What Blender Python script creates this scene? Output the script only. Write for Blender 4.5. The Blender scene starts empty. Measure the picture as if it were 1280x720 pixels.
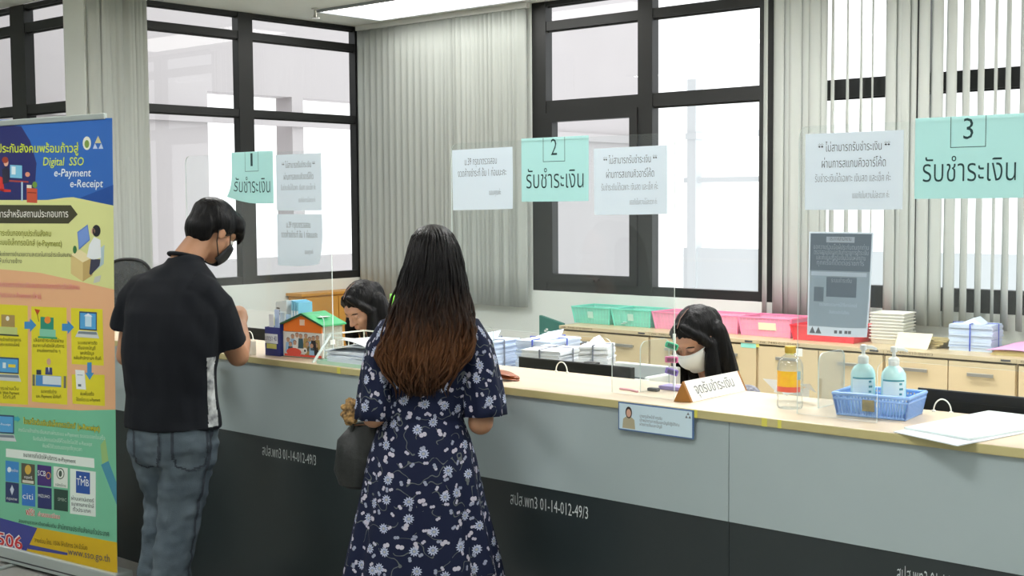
import bpy, bmesh, math, random
from mathutils import Vector, Matrix, noise

PI = math.pi
random.seed(7)
SC = bpy.context.scene
COL = SC.collection

# ------------------------------------------------------------------ camera, world, exposure
YAW, PITCH, ROLL, FPX = math.radians(41.2366), math.radians(3.7986), math.radians(-0.3893), 1612.36
CAM = Vector((0.0, -3.32, 1.688))
c_f = Vector((-math.sin(YAW) * math.cos(PITCH), math.cos(YAW) * math.cos(PITCH), -math.sin(PITCH)))
c_r0 = Vector((math.cos(YAW), math.sin(YAW), 0))
c_u0 = c_r0.cross(c_f)
c_r = math.cos(ROLL) * c_r0 + math.sin(ROLL) * c_u0
c_u = math.cos(ROLL) * c_u0 - math.sin(ROLL) * c_r0
cam_d = bpy.data.cameras.new('camera')
cam_d.sensor_width = 36.0
cam_d.lens = FPX / 1280 * 36.0
cam_d.clip_start = 0.05
cam = bpy.data.objects.new('camera', cam_d)
COL.objects.link(cam)
m3 = Matrix((c_r, c_u, -c_f)).transposed()
cam.matrix_world = Matrix.Translation(CAM) @ m3.to_4x4()
SC.camera = cam

vs = SC.view_settings
vs.view_transform = 'Standard'
vs.look = 'None'
vs.exposure = 1.0
vs.gamma = 1.0
vs.use_curve_mapping = False
SC.cycles.transparent_max_bounces = 24
SC.cycles.max_bounces = 8
SC.cycles.diffuse_bounces = 4
SC.cycles.caustics_reflective = False
SC.cycles.caustics_refractive = False
SC.cycles.use_denoising = True
SC.cycles.sample_clamp_indirect = 6.0

SKY_STRENGTH = 1.0
LAMP_OFFICE = 17.0
LAMP_CORNER = 3.0
LAMP_FRONT = 11.5
world = bpy.data.worlds.new('sky')
SC.world = world
world.use_nodes = True
bg = world.node_tree.nodes['Background']
bg.inputs[0].default_value = (0.97, 0.985, 1.0, 1)
bg.inputs[1].default_value = SKY_STRENGTH

# ------------------------------------------------------------------ helpers
def lin(c):
    return tuple(((v / 255) / 12.92 if v / 255 <= 0.04045 else ((v / 255 + 0.055) / 1.055) ** 2.4) for v in c) + (1.0,)

MATS = {}
def mat(name, rgb, rough=0.6, metal=0.0, var=0.0, scale=8.0, bump=0.0, bscale=60.0, spec=0.5, stretch=None, trans=0.0, alpha=1.0, sub=0.0, rgb2=None):
    """Principled material with procedural colour variation and bump."""
    if name in MATS:
        return MATS[name]
    m = bpy.data.materials.new(name)
    m.use_nodes = True
    nt = m.node_tree
    b = nt.nodes['Principled BSDF']
    b.inputs['Base Color'].default_value = lin(rgb)
    b.inputs['Roughness'].default_value = rough
    b.inputs['Metallic'].default_value = metal
    b.inputs['Specular IOR Level'].default_value = spec
    if sub:
        b.inputs['Subsurface Weight'].default_value = sub
        b.inputs['Subsurface Radius'].default_value = (0.01, 0.004, 0.002)
    if trans:
        b.inputs['Transmission Weight'].default_value = trans
    if alpha < 1:
        b.inputs['Alpha'].default_value = alpha
    if var or bump or rgb2:
        tc = nt.nodes.new('ShaderNodeTexCoord')
        mp = nt.nodes.new('ShaderNodeMapping')
        nt.links.new(tc.outputs['Object'], mp.inputs[0])
        if stretch:
            mp.inputs['Scale'].default_value = stretch
        if var or rgb2:
            nz = nt.nodes.new('ShaderNodeTexNoise')
            nz.inputs['Scale'].default_value = scale
            nz.inputs['Detail'].default_value = 5
            nt.links.new(mp.outputs[0], nz.inputs['Vector'])
            rp = nt.nodes.new('ShaderNodeValToRGB')
            rp.color_ramp.elements[0].position = 0.3
            rp.color_ramp.elements[1].position = 0.7
            c = lin(rgb)
            if rgb2:
                rp.color_ramp.elements[0].color = lin(rgb2)
                rp.color_ramp.elements[1].color = c
            else:
                rp.color_ramp.elements[0].color = tuple(v * (1 - var) for v in c[:3]) + (1,)
                rp.color_ramp.elements[1].color = tuple(min(1, v * (1 + var)) for v in c[:3]) + (1,)
            nt.links.new(nz.outputs['Fac'], rp.inputs[0])
            nt.links.new(rp.outputs[0], b.inputs['Base Color'])
        if bump:
            n2 = nt.nodes.new('ShaderNodeTexNoise')
            n2.inputs['Scale'].default_value = bscale
            n2.inputs['Detail'].default_value = 4
            nt.links.new(mp.outputs[0], n2.inputs['Vector'])
            bp_ = nt.nodes.new('ShaderNodeBump')
            bp_.inputs['Strength'].default_value = bump
            bp_.inputs['Distance'].default_value = 0.01
            nt.links.new(n2.outputs['Fac'], bp_.inputs['Height'])
            nt.links.new(bp_.outputs[0], b.inputs['Normal'])
    MATS[name] = m
    return m

def emit(name, rgb, strength):
    m = bpy.data.materials.new(name)
    m.use_nodes = True
    nt = m.node_tree
    nt.nodes.clear()
    e = nt.nodes.new('ShaderNodeEmission')
    e.inputs[0].default_value = lin(rgb)
    e.inputs[1].default_value = strength
    o = nt.nodes.new('ShaderNodeOutputMaterial')
    nt.links.new(e.outputs[0], o.inputs[0])
    MATS[name] = m
    return m

def clear(name, tint, gloss=0.06, rough=0.02, haze=0.0):
    """Thin clear sheet: light passes straight through, a little is mirrored, a little scattered."""
    m = bpy.data.materials.new(name)
    m.use_nodes = True
    nt = m.node_tree
    nt.nodes.clear()
    t = nt.nodes.new('ShaderNodeBsdfTransparent')
    t.inputs[0].default_value = tint + (1,)
    g = nt.nodes.new('ShaderNodeBsdfGlossy')
    g.inputs['Roughness'].default_value = rough
    f = nt.nodes.new('ShaderNodeLayerWeight')
    f.inputs[0].default_value = 0.12
    mu = nt.nodes.new('ShaderNodeMath')
    mu.operation = 'MULTIPLY_ADD'
    mu.inputs[1].default_value = 0.5
    mu.inputs[2].default_value = gloss
    nt.links.new(f.outputs['Fresnel'], mu.inputs[0])
    mx = nt.nodes.new('ShaderNodeMixShader')
    nt.links.new(mu.outputs[0], mx.inputs[0])
    nt.links.new(t.outputs[0], mx.inputs[1])
    nt.links.new(g.outputs[0], mx.inputs[2])
    last = mx
    if haze:
        d = nt.nodes.new('ShaderNodeBsdfDiffuse')
        d.inputs[0].default_value = (0.85, 0.92, 0.93, 1)
        m2 = nt.nodes.new('ShaderNodeMixShader')
        m2.inputs[0].default_value = haze
        nt.links.new(mx.outputs[0], m2.inputs[1])
        nt.links.new(d.outputs[0], m2.inputs[2])
        last = m2
    o = nt.nodes.new('ShaderNodeOutputMaterial')
    nt.links.new(last.outputs[0], o.inputs[0])
    MATS[name] = m
    return m

def rootmat(o):
    while o.parent is not None:
        o = o.parent
    return Matrix.Translation(o.location) @ Matrix.Rotation(o.rotation_euler.z, 4, 'Z')

class MB:
    """Collects shapes; build() links them as one mesh object. Coordinates are world unless local=True."""
    def __init__(s):
        s.v, s.f, s.m, s.uv = [], [], [], {}
    def add(s, vs, fs, mi=0):
        b = len(s.v)
        s.v += [Vector(v) for v in vs]
        for f in fs:
            s.f.append(tuple(b + i for i in f))
            s.m.append(mi)
        return s
    def box(s, x0, x1, y0, y1, z0, z1, mi=0, M=None):
        vs = [Vector((x, y, z)) for z in (z0, z1) for y in (y0, y1) for x in (x0, x1)]
        if M is not None:
            vs = [M @ v for v in vs]
        return s.add(vs, [(0, 2, 3, 1), (4, 5, 7, 6), (0, 1, 5, 4), (2, 6, 7, 3), (0, 4, 6, 2), (1, 3, 7, 5)], mi)
    def ring_loft(s, rings, mi=0, caps=True, closed=True):
        n = len(rings[0])
        b = len(s.v)
        for r in rings:
            s.v += [Vector(p) for p in r]
        for k in range(len(rings) - 1):
            for i in range(n if closed else n - 1):
                j = (i + 1) % n
                s.f.append((b + k * n + i, b + k * n + j, b + (k + 1) * n + j, b + (k + 1) * n + i))
                s.m.append(mi)
        if caps:
            s.f.append(tuple(b + i for i in reversed(range(n)))); s.m.append(mi)
            s.f.append(tuple(b + (len(rings) - 1) * n + i for i in range(n))); s.m.append(mi)
        return s
    def tube(s, pts, rad, n=12, mi=0, cap_round=False, flat=1.0):
        pts = [Vector(p) for p in pts]
        if not hasattr(rad, '__len__'):
            rad = [rad] * len(pts)
        rad = list(rad)
        if cap_round:
            d0 = (pts[0] - pts[1]).normalized(); d1 = (pts[-1] - pts[-2]).normalized()
            P, R_ = [], []
            for a in (1.0, 0.92, 0.7, 0.38):
                P.append(pts[0] + d0 * rad[0] * a); R_.append(rad[0] * math.sqrt(max(0.0025, 1 - a * a)))
            P += pts; R_ += rad
            for a in (0.38, 0.7, 0.92, 1.0):
                P.append(pts[-1] + d1 * rad[-1] * a); R_.append(rad[-1] * math.sqrt(max(0.0025, 1 - a * a)))
            pts, rad = P, R_
        rings = []
        t = (pts[1] - pts[0]).normalized()
        up = Vector((0, 0, 1)) if abs(t.z) < 0.9 else Vector((1, 0, 0))
        nx = t.cross(up).normalized()
        for i, p in enumerate(pts):
            if i == 0: tt = pts[1] - pts[0]
            elif i == len(pts) - 1: tt = pts[-1] - pts[-2]
            else: tt = (pts[i + 1] - pts[i]).normalized() + (pts[i] - pts[i - 1]).normalized()
            if tt.length < 1e-9: tt = t
            tt = tt.normalized()
            nx = (nx - tt * nx.dot(tt)).normalized()
            ny = tt.cross(nx)
            rings.append([p + nx * math.cos(2 * PI * k / n) * rad[i] + ny * math.sin(2 * PI * k / n) * rad[i] * flat for k in range(n)])
        return s.ring_loft(rings, mi)
    def cyl(s, p0, p1, r0, r1=None, n=20, mi=0):
        return s.tube([p0, p1], [r0, r0 if r1 is None else r1], n, mi)
    def lathe(s, prof, c, n=24, mi=0, M=None, ell=(1, 1)):
        c = Vector(c)
        rings = []
        for r, z in prof:
            ring = [Vector((r * ell[0] * math.cos(2 * PI * k / n), r * ell[1] * math.sin(2 * PI * k / n), z)) for k in range(n)]
            if M is not None: ring = [M @ p for p in ring]
            rings.append([c + p for p in ring])
        return s.ring_loft(rings, mi)
    def ell(s, c, r, M=None, nu=20, nv=12, mi=0):
        c = Vector(c)
        rings = []
        for k in range(nv + 1):
            a = -PI / 2 + PI * (0.02 + 0.96 * k / nv)
            ring = [Vector((r[0] * math.cos(a) * math.cos(2 * PI * i / nu), r[1] * math.cos(a) * math.sin(2 * PI * i / nu), r[2] * math.sin(a))) for i in range(nu)]
            if M is not None: ring = [M @ p for p in ring]
            rings.append([c + p for p in ring])
        return s.ring_loft(rings, mi)
    def poly(s, pts, mi=0):
        return s.add(pts, [tuple(range(len(pts)))], mi)
    def prism(s, pts, ext, mi=0, mside=None):
        n = len(pts)
        pts = [Vector(p) for p in pts]; ext = Vector(ext)
        b = len(s.v)
        s.v += pts + [p + ext for p in pts]
        s.f.append(tuple(b + i for i in range(n))); s.m.append(mi)
        s.f.append(tuple(b + n + i for i in reversed(range(n)))); s.m.append(mi)
        for i in range(n):
            j = (i + 1) % n
            s.f.append((b + j, b + i, b + n + i, b + n + j)); s.m.append(mi if mside is None else mside)
        return s
    def build(s, name, mats, parent=None, smooth=False, bevel=0.0, local=False, loc=None, recalc=True, solid=0.0, sharp=40):
        if not isinstance(mats, (list, tuple)):
            mats = [mats]
        me = bpy.data.meshes.new(name)
        vs = s.v
        if parent is not None and not local:
            inv = rootmat(parent).inverted()
            vs = [inv @ v for v in vs]
        elif loc is not None:
            L = Vector(loc)
            vs = [v - L for v in vs]
        me.from_pydata([tuple(v) for v in vs], [], s.f)
        for m_ in mats:
            me.materials.append(m_)
        me.polygons.foreach_set('material_index', s.m)
        if s.uv:
            ul = me.uv_layers.new(name='UVMap')
            for lp in me.loops:
                ul.data[lp.index].uv = s.uv.get(lp.vertex_index, (0, 0))
        if recalc:
            bm = bmesh.new(); bm.from_mesh(me)
            bmesh.ops.recalc_face_normals(bm, faces=bm.faces)
            bm.to_mesh(me); bm.free()
        return link(name, me, parent, smooth, bevel, loc, solid, sharp)

def link(name, me, parent=None, smooth=False, bevel=0.0, loc=None, solid=0.0, sharp=40):
    o = bpy.data.objects.new(name, me)
    COL.objects.link(o)
    if loc is not None and parent is None:
        o.location = loc
    if parent is not None:
        o.parent = parent
    if smooth:
        me.polygons.foreach_set('use_smooth', [True] * len(me.polygons))
        if sharp:
            me.set_sharp_from_angle(angle=math.radians(sharp))
    if solid:
        md = o.modifiers.new('thick', 'SOLIDIFY'); md.thickness = solid; md.offset = 0
    if bevel:
        md = o.modifiers.new('bevel', 'BEVEL'); md.width = bevel; md.segments = 2; md.limit_method = 'ANGLE'
        md.angle_limit = math.radians(50)
    return o

def thing(name, label, cat, loc=(0, 0, 0), rotz=0.0, group=None):
    o = bpy.data.objects.new(name, None)
    COL.objects.link(o)
    o.empty_display_size = 0.1
    o.location = loc
    o.rotation_euler = (0, 0, rotz)
    o['label'] = label
    o['category'] = cat
    if group: o['group'] = group
    return o

def tag(o, label, cat, group=None, kind=None):
    o['label'] = label; o['category'] = cat
    if group: o['group'] = group
    if kind: o['kind'] = kind
    return o

def struct(o, label=None):
    o['kind'] = 'structure'
    if label: o['label'] = label
    return o

# pixel rays onto real planes (used for measuring where things stand)
def ray(u, v):
    return (c_r * ((u - 640) / FPX) - c_u * ((v - 360) / FPX) + c_f)
def on_y(u, v, y):
    r = ray(u, v); return CAM + r * ((y - CAM.y) / r.y)
def on_z(u, v, z):
    r = ray(u, v); return CAM + r * ((z - CAM.z) / r.z)
def on_plane(u, v, p, n):
    r = ray(u, v); return CAM + r * ((Vector(p) - CAM).dot(n) / r.dot(n))

# lettering
_txt = {}
def text_geo(s, bold=0.0):
    k = (s, bold)
    if k in _txt: return _txt[k]
    cu = bpy.data.curves.new('lettering', 'FONT')
    cu.body = s; cu.size = 1.0; cu.offset = bold; cu.dimensions = '2D'; cu.fill_mode = 'BOTH'; cu.resolution_u = 2
    o = bpy.data.objects.new('lettering', cu)
    COL.objects.link(o)
    dg = bpy.context.evaluated_depsgraph_get()
    me = bpy.data.meshes.new_from_object(o.evaluated_get(dg))
    vs_ = [v.co.copy() for v in me.vertices]
    fs_ = [tuple(p.vertices) for p in me.polygons]
    bpy.data.objects.remove(o); bpy.data.curves.remove(cu); bpy.data.meshes.remove(me)
    if not vs_: vs_, fs_ = [Vector((0, 0, 0)), Vector((1, 0, 0)), Vector((0, 1, 0))], [(0, 1, 2)]
    x0 = min(v.x for v in vs_); x1 = max(v.x for v in vs_)
    _txt[k] = (vs_, fs_, x0, x1)
    return _txt[k]

def put_text(mb, s, A, B, up, size=None, mi=0, bold=0.0, slant=0.0, off=None):
    """Set text along the baseline A to B (scaled to fill it); up = unit up direction, size = em height."""
    vs_, fs_, x0, x1 = text_geo(s, bold)
    A = Vector(A); B = Vector(B); up = Vector(up)
    w = (B - A).length
    ux = (B - A) / w
    k = w / (x1 - x0)
    h = k if size is None else size
    o = Vector(off) if off is not None else Vector((0, 0, 0))
    mb.add([A + o + ux * ((v.x - x0) * k + v.y * h * slant) + up * (v.y * h) for v in vs_], fs_, mi)

def text_at(mb, s, C, ux, up, size, mi=0, bold=0.0, align='C', off=None, squeeze=1.0):
    vs_, fs_, x0, x1 = text_geo(s, bold)
    C = Vector(C); ux = Vector(ux).normalized()
    w = (x1 - x0) * size * squeeze
    A = C - ux * (w / 2 if align == 'C' else (w if align == 'R' else 0))
    put_text(mb, s, A, A + ux * w, up, size, mi, bold, 0, off)

# fuse overlapping closed shells into one skin
def fuse(mb, voxel=0.006, smooth=4, factor=0.5):
    me = bpy.data.meshes.new('skin')
    me.from_pydata([tuple(v) for v in mb.v], [], mb.f)
    bm = bmesh.new(); bm.from_mesh(me); bmesh.ops.recalc_face_normals(bm, faces=bm.faces); bm.to_mesh(me); bm.free()
    o = bpy.data.objects.new('skin', me)
    COL.objects.link(o)
    r = o.modifiers.new('r', 'REMESH'); r.mode = 'VOXEL'; r.voxel_size = voxel
    if smooth:
        sm = o.modifiers.new('s', 'SMOOTH'); sm.iterations = smooth; sm.factor = factor
    dg = bpy.context.evaluated_depsgraph_get()
    res = bpy.data.meshes.new_from_object(o.evaluated_get(dg))
    bpy.data.objects.remove(o); bpy.data.meshes.remove(me)
    return res

def skin_obj(name, me, mats, parent, smooth=True):
    if not isinstance(mats, (list, tuple)): mats = [mats]
    me.name = name
    me.materials.clear()
    for m_ in mats: me.materials.append(m_)
    return link(name, me, parent, smooth, sharp=0)

def patch(me, test, off=0.002):
    """Copy the faces of a skin that pass test(center, normal), lifted along the normals."""
    vn = [v.normal.copy() for v in me.vertices]
    idx = {}
    vs_, fs_ = [], []
    for p in me.polygons:
        if test(p.center, p.normal):
            f = []
            for vi in p.vertices:
                if vi not in idx:
                    idx[vi] = len(vs_); vs_.append(me.vertices[vi].co + vn[vi] * off)
                f.append(idx[vi])
            fs_.append(tuple(f))
    mb = MB(); mb.add(vs_, fs_)
    return mb
# ------------------------------------------------------------------ materials
wall_m = mat('wall paint', (226, 231, 226), 0.85, var=0.02, scale=3)
ceil_m = mat('ceiling paint', (232, 236, 228), 0.9, var=0.015, scale=4)
floor_m = mat('grey floor', (150, 150, 146), 0.35, var=0.06, scale=2, bump=0.05)
frame_m = mat('dark bronze frame', (46, 47, 47), 0.45, 0.3, var=0.06, scale=5)
frame_in = mat('frame shadow gasket', (40, 41, 41), 0.6)
glass_m = clear('window glass', (0.95, 0.965, 0.96), 0.05, 0.0)
acryl = clear('clear acrylic', (0.965, 0.98, 0.98), 0.02, 0.02, haze=0.022)
acryl_edge = mat('acrylic edge', (222, 235, 232), 0.25, spec=0.6)
blind_m = mat('blind fabric', (176, 181, 176), 0.8, var=0.04, scale=6, stretch=(1, 1, 0.05), bump=0.05, bscale=300)
rail_m = mat('blind rail', (215, 216, 212), 0.4)
wood_top = mat('maple worktop', (212, 194, 168), 0.38, var=0.05, scale=3, stretch=(0.6, 5, 5))
wood_edge = mat('maple edge band', (190, 180, 128), 0.45, var=0.05, scale=6, stretch=(0.5, 4, 4))
panel_m = mat('grey front laminate', (164, 178, 180), 0.42, var=0.03, scale=2.5)
plinth_m = mat('charcoal laminate', (43, 51, 53), 0.32, var=0.12, scale=1.8)
stencil_m = mat('white stencil paint', (200, 208, 208), 0.7)
cab_m = mat('maple cabinet', (214, 194, 154), 0.45, var=0.03, scale=2.5, stretch=(1, 1, 4))
cabtop_m = mat('maple cabinet top', (202, 184, 148), 0.4, var=0.04, scale=3)
dark_gap = mat('dark joint', (96, 84, 62), 0.8)
steel = mat('brushed steel', (190, 188, 180), 0.35, 0.7)
black_p = mat('black plastic', (19, 20, 22), 0.4, var=0.05)
dkgrey_p = mat('dark grey plastic', (66, 68, 72), 0.5)
grey_p = mat('grey plastic', (150, 156, 160), 0.5)
white_p = mat('white plastic', (235, 236, 232), 0.4)
paper_m = mat('white paper', (222, 228, 233), 0.85, var=0.015, scale=10)
paper_b = mat('bluish paper', (198, 213, 234), 0.85, var=0.03, scale=10)
ink = mat('black ink', (42, 46, 50), 0.8)
ink_g = mat('grey ink', (112, 118, 124), 0.8)
def papermat(name, rgb, t):
    m = mat(name, rgb, .85, var=.012, scale=9)
    nt = m.node_tree; b = nt.nodes['Principled BSDF']; o = nt.nodes['Material Output']
    tr_ = nt.nodes.new('ShaderNodeBsdfTranslucent'); tr_.inputs[0].default_value = lin(rgb)
    mx = nt.nodes.new('ShaderNodeMixShader'); mx.inputs[0].default_value = t
    nt.links.new(b.outputs[0], mx.inputs[1]); nt.links.new(tr_.outputs[0], mx.inputs[2]); nt.links.new(mx.outputs[0], o.inputs[0])
    return m
notice_m = papermat('thin white paper', (212, 224, 234), .42)
poster_m = papermat('grey print', (176, 190, 198), .5)
poster_d = papermat('dark grey print', (146, 159, 169), .5)
aqua_m = papermat('aqua paper', (178, 226, 224), .36)
aqua_d = mat('aqua paper number tab', (150, 214, 208), 0.8)
aqua_line = mat('dark teal ink', (34, 66, 68), 0.8)
outer_m = mat('neighbour wall', (186, 181, 182), 0.9, var=0.02, scale=1.0)
outer_w = mat('neighbour column', (208, 212, 214), 0.9)
tape_y = mat('yellow tape', (214, 206, 90), 0.4)
lamp_e = emit('lamp diffuser', (254, 253, 251), LAMP_OFFICE)
lamp_c = emit('lamp diffuser corner', (255, 253, 248), LAMP_CORNER)
lamp_f = emit('lamp diffuser front', (254, 253, 251), LAMP_FRONT)

XL, YB, ZC, YF = -8.62, 4.5, 3.245, 1.8
XE, XW, YS = 2.6, -12.4, -6.5

# ------------------------------------------------------------------ room shell
struct(MB().box(XW - .1, XE + .1, YS - .1, YB + .2, -0.1, 0).build('floor', floor_m))
struct(MB().box(XL - .1, XE + .1, YF, YB + .2, ZC, ZC + .1).box(XW - .1, XE + .1, YS - .1, YF, ZC, ZC + .1).build('ceiling', ceil_m))
w = MB()
w.box(XL, -6.63, YB, YB + .15, 0, ZC)
w.box(-6.63, XE, YB, YB + .15, 0, .99)
struct(w.build('wall_back', wall_m))
struct(MB().box(XL - .15, XL, 2.2, YB + .15, 0, 1.03).build('wall_left', wall_m))
struct(MB().box(XW, -8.75, YF, YF + .15, 0, 1.0).build('wall_lobby', wall_m))
struct(MB().box(XW - .1, XW, YS, YF + .15, 0, ZC).build('wall_far', wall_m))
struct(MB().box(XE, XE + .1, YS, YB + .15, 0, ZC).build('wall_right', wall_m))
struct(MB().box(XW, XE, YS - .1, YS, 0, ZC).build('wall_rear', wall_m))
struct(MB().box(-8.78, -8.5, 1.72, 2.2, 0, ZC).build('column', wall_m))

def window(name, P, vbars, hbars, d0=-.03, d1=.05, sash=None, hb_from=None):
    root = bpy.data.objects.new(name, None); COL.objects.link(root); root['kind'] = 'structure'
    fr = MB()
    def bx(a0, a1, b0, b1, e0, e1, mi=0):
        c = [P(a, b, e) for b in (b0, b1) for e in (e0, e1) for a in (a0, a1)]
        fr.add(c, [(0, 2, 3, 1), (4, 5, 7, 6), (0, 1, 5, 4), (2, 6, 7, 3), (0, 4, 6, 2), (1, 3, 7, 5)], mi)
    A0, A1 = vbars[0][0], vbars[-1][1]
    for a0, a1 in vbars: bx(a0, a1, hbars[0][0], hbars[-1][1], d0, d1)
    for k in range(len(vbars) - 1):
        a0, a1 = vbars[k][1], vbars[k + 1][0]
        for b0, b1 in hbars:
            bx(a0, a1, b0, b1, d0 + .006, d1 - .006)
            bx(a0, a1, b0 - .012, b0, d0 + .03, d1 - .03, 1) if b0 > 2 else None
    if sash:
        s0, s1, t0, t1, wd = sash
        for q in ((s0, s1, t0, t0 + wd), (s0, s1, t1 - wd, t1), (s0, s0 + wd, t0 + wd, t1 - wd), (s1 - wd, s1, t0 + wd, t1 - wd)):
            bx(*q, d0 - .012, d1 - .02)
        bx((s0 + s1) / 2 + .02, (s0 + s1) / 2 + .05, t0 + .02, t0 + .05, d0 - .04, d0 - .012, 1)
        bx((s0 + s1) / 2 - .02, (s0 + s1) / 2 + .11, t0 + .035, t0 + .05, d0 - .055, d0 - .04, 1)
    fr.build('window_frame', [frame_m, frame_in], root)
    for k in range(len(vbars) - 1):
        for j in range(len(hbars) - 1):
            pa = MB()
            a0, a1, b0, b1 = vbars[k][1], vbars[k + 1][0], hbars[j][1], hbars[j + 1][0]
            pa.poly([P(a0, b0, .01), P(a1, b0, .01), P(a1, b1, .01), P(a0, b1, .01)])
            pa.build('pane', glass_m, root)
    return root
HB = [(.99, 1.057), (2.38, 2.477), (3.02, 3.09), (3.21, ZC)]
window('window_1', lambda a, b, e: Vector((a, YB + .03 + e, b)), [(-6.63, -6.49), (-5.61, -5.48), (-4.59, -4.475)], HB, sash=(-6.49, -5.61, 1.057, 2.38, .07))
HB2 = [(.99, 1.135), (2.357, 2.477), (3.02, 3.09), (3.21, ZC)]
window('window_2', lambda a, b, e: Vector((a, YB + .03 + e, b)), [(-4.475, -4.43), (-3.5, -3.39), (-2.45, -2.34), (-1.4, -1.29), (-.35, -.24), (.7, .81), (1.7, 1.8), (XE - .06, XE)], HB2)
HBL = [(1.03, 1.094), (2.40, 2.462), (3.03, 3.092), (3.21, ZC)]
window('window_3', lambda a, b, e: Vector((XL - .03 - e, a, b)), [(2.2, 2.27), (3.17, 3.314), (4.43, YB)], HBL)
window('window_4', lambda a, b, e: Vector((a, YF + .03 + e, b)), [(XW, XW + .07), (-11.6, -11.45), (-10.65, -10.5), (-9.72, -9.5), (-8.78, -8.72)], [(1.0, 1.065), (2.40, 2.47), (3.03, 3.10), (3.21, ZC)])

# ------------------------------------------------------------------ outside: pale neighbouring building and its walkway
g = MB()
FX = -12.1
for y0, y1, z0, z1 in ((2.4, 5.35, -3, 8), (5.35, 8.6, 2.95, 8), (5.35, 8.6, -3, 1.05), (8.6, 13.6, -3, 8), (6.55, 6.72, 1.05, 2.95)):
    g.box(FX - .3, FX, y0, y1, z0, z1)
g.box(FX, FX + .06, 2.4, 13.6, 2.6, 2.72)
g.box(-22, -11.75, 2.35, 2.4, -3, 8)
tag(g.build('neighbouring_building', outer_m, loc=(FX, 8, -3)), 'pale pinkish grey neighbouring building wall seen through the left windows', 'building')
g = MB()
for x in (-11.4, -10.1, -7.9, -5.7):
    g.box(x, x + .16, 13.9, 14.1, -3, 3.6)
    g.box(x - .02, x + .18, 13.88, 14.12, 2.66, 2.76)
g.box(-11.5, -3, 13.95, 14.05, 1.98, 2.06)
g.box(-11.5, -3, 13.95, 14.05, -3, .95)
tag(g.build('walkway_railing', outer_w, loc=(-8, 14, -3)), 'pale grey outdoor walkway posts and rail beyond the middle window', 'railing')

# ------------------------------------------------------------------ vertical blinds
def slat(mb, x, y, th0, th1, wd, z0, z1, sag=.006):
    rings = []
    for k in range(9):
        t = k / 8
        th = th0 + (th1 - th0) * t
        d = Vector((math.cos(th), math.sin(th), 0)); n = Vector((-d.y, d.x, 0))
        z = z1 + (z0 - z1) * t
        rings.append([Vector((x, y, z)) + d * (wd * q) + n * (sag * (1 - 4 * q * q)) for q in (-.5, -.25, 0, .25, .5)])
    mb.ring_loft(rings, caps=False, closed=False)
def blind(label, slats, rail):
    x0, x1, y0, y1 = rail
    r = thing('vertical_blind', label, 'blind', ((x0 + x1) / 2, (y0 + y1) / 2, .86), 0, 'vertical window blinds')
    mb = MB()
    for s in slats: slat(mb, *s)
    mb.build('slats', blind_m, r, smooth=True, recalc=False, solid=.0012, sharp=0)
    MB().box(x0, x1, y0, y1, ZC - .045, ZC - .001).build('headrail', rail_m, r, bevel=.004)
    return r
R = math.radians
sl = []
x = -8.53
rr = random.Random(3)
while x < -7.55:
    sl.append((x, 4.42, R(8 + rr.uniform(-4, 4)), R(8 + rr.uniform(-6, 6)), .089, .855, ZC - .045)); x += .078
while x < -6.62:
    sl.append((x, 4.42 + rr.uniform(-.01, .01), R(rr.choice((25, 35, 150, 12, 40))), R(rr.choice((22, 30, 15, 38))), .089, .855, ZC - .045)); x += .05
blind('closed pale grey vertical blind in the far corner left of the middle window', sl, (-8.58, -6.6, 4.4, 4.445))
sl = []
y = 1.76
while y < 2.16:
    sl.append((-8.44 + rr.uniform(-.012, .012), y, R(rr.choice((60, 75, 50, 110))), R(rr.choice((62, 70, 55, 100))), .089, .9, ZC - .045)); y += .032
blind('bunched grey vertical blind hanging at the corner column beside the blue banner', sl, (-8.47, -8.42, 1.72, 2.2))
sl = []
for i, xx in enumerate((-4.395, -4.33, -4.27, -4.2, -4.13, -4.09)):
    sl.append((xx, 4.42 + .012 * (i % 2), R(170 + (i % 3) * 8), R(168 + (i % 3) * 9), .089, .9, ZC - .045))
sl.append((-4.50, 4.43, R(150), R(160), .05, .9, ZC - .045))
for xx, a, b in ((-4.0, 126, 143), (-3.895, 119, 142), (-3.80, 118, 141), (-3.722, 123, 118)):
    sl.append((xx, 4.42, R(a), R(b), .089, .9, ZC - .045))
for i, xx in enumerate((-3.60, -3.555, -3.51, -3.475)):
    sl.append((xx, 4.42 + .01 * (i % 2), R(160 + 12 * (i % 2)), R(162 + 10 * (i % 2)), .089, .9, ZC - .045))
for u, wpx in ((1155.5, 13), (1172, 14), (1190, 12), (1208.5, 9), (1227, 8), (1245.5, 4), (1261, 5), (1280, 8), (1300, 10), (1322, 12), (1344, 14), (1368, 14)):
    p = on_y(u, 60, 4.42)
    va = math.atan2(p.y - CAM.y, p.x - CAM.x)
    D = (p - CAM).dot(c_f)
    sn = min(.95, wpx / (.089 * FPX / D))
    sl.append((p.x, 4.42, va + math.asin(sn), va + math.asin(min(.95, sn * (1.15 if u < 1200 else .95))) + (R(14) if 1255 < u < 1270 else 0), .089, .9, ZC - .045))
xx = -2.2
while xx < XE:
    sl.append((xx, 4.42, R(130), R(134), .089, .9, ZC - .045)); xx += .08
blind('partly open pale grey vertical blind across the right hand windows', sl, (-4.47, XE, 4.4, 4.445))

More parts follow.
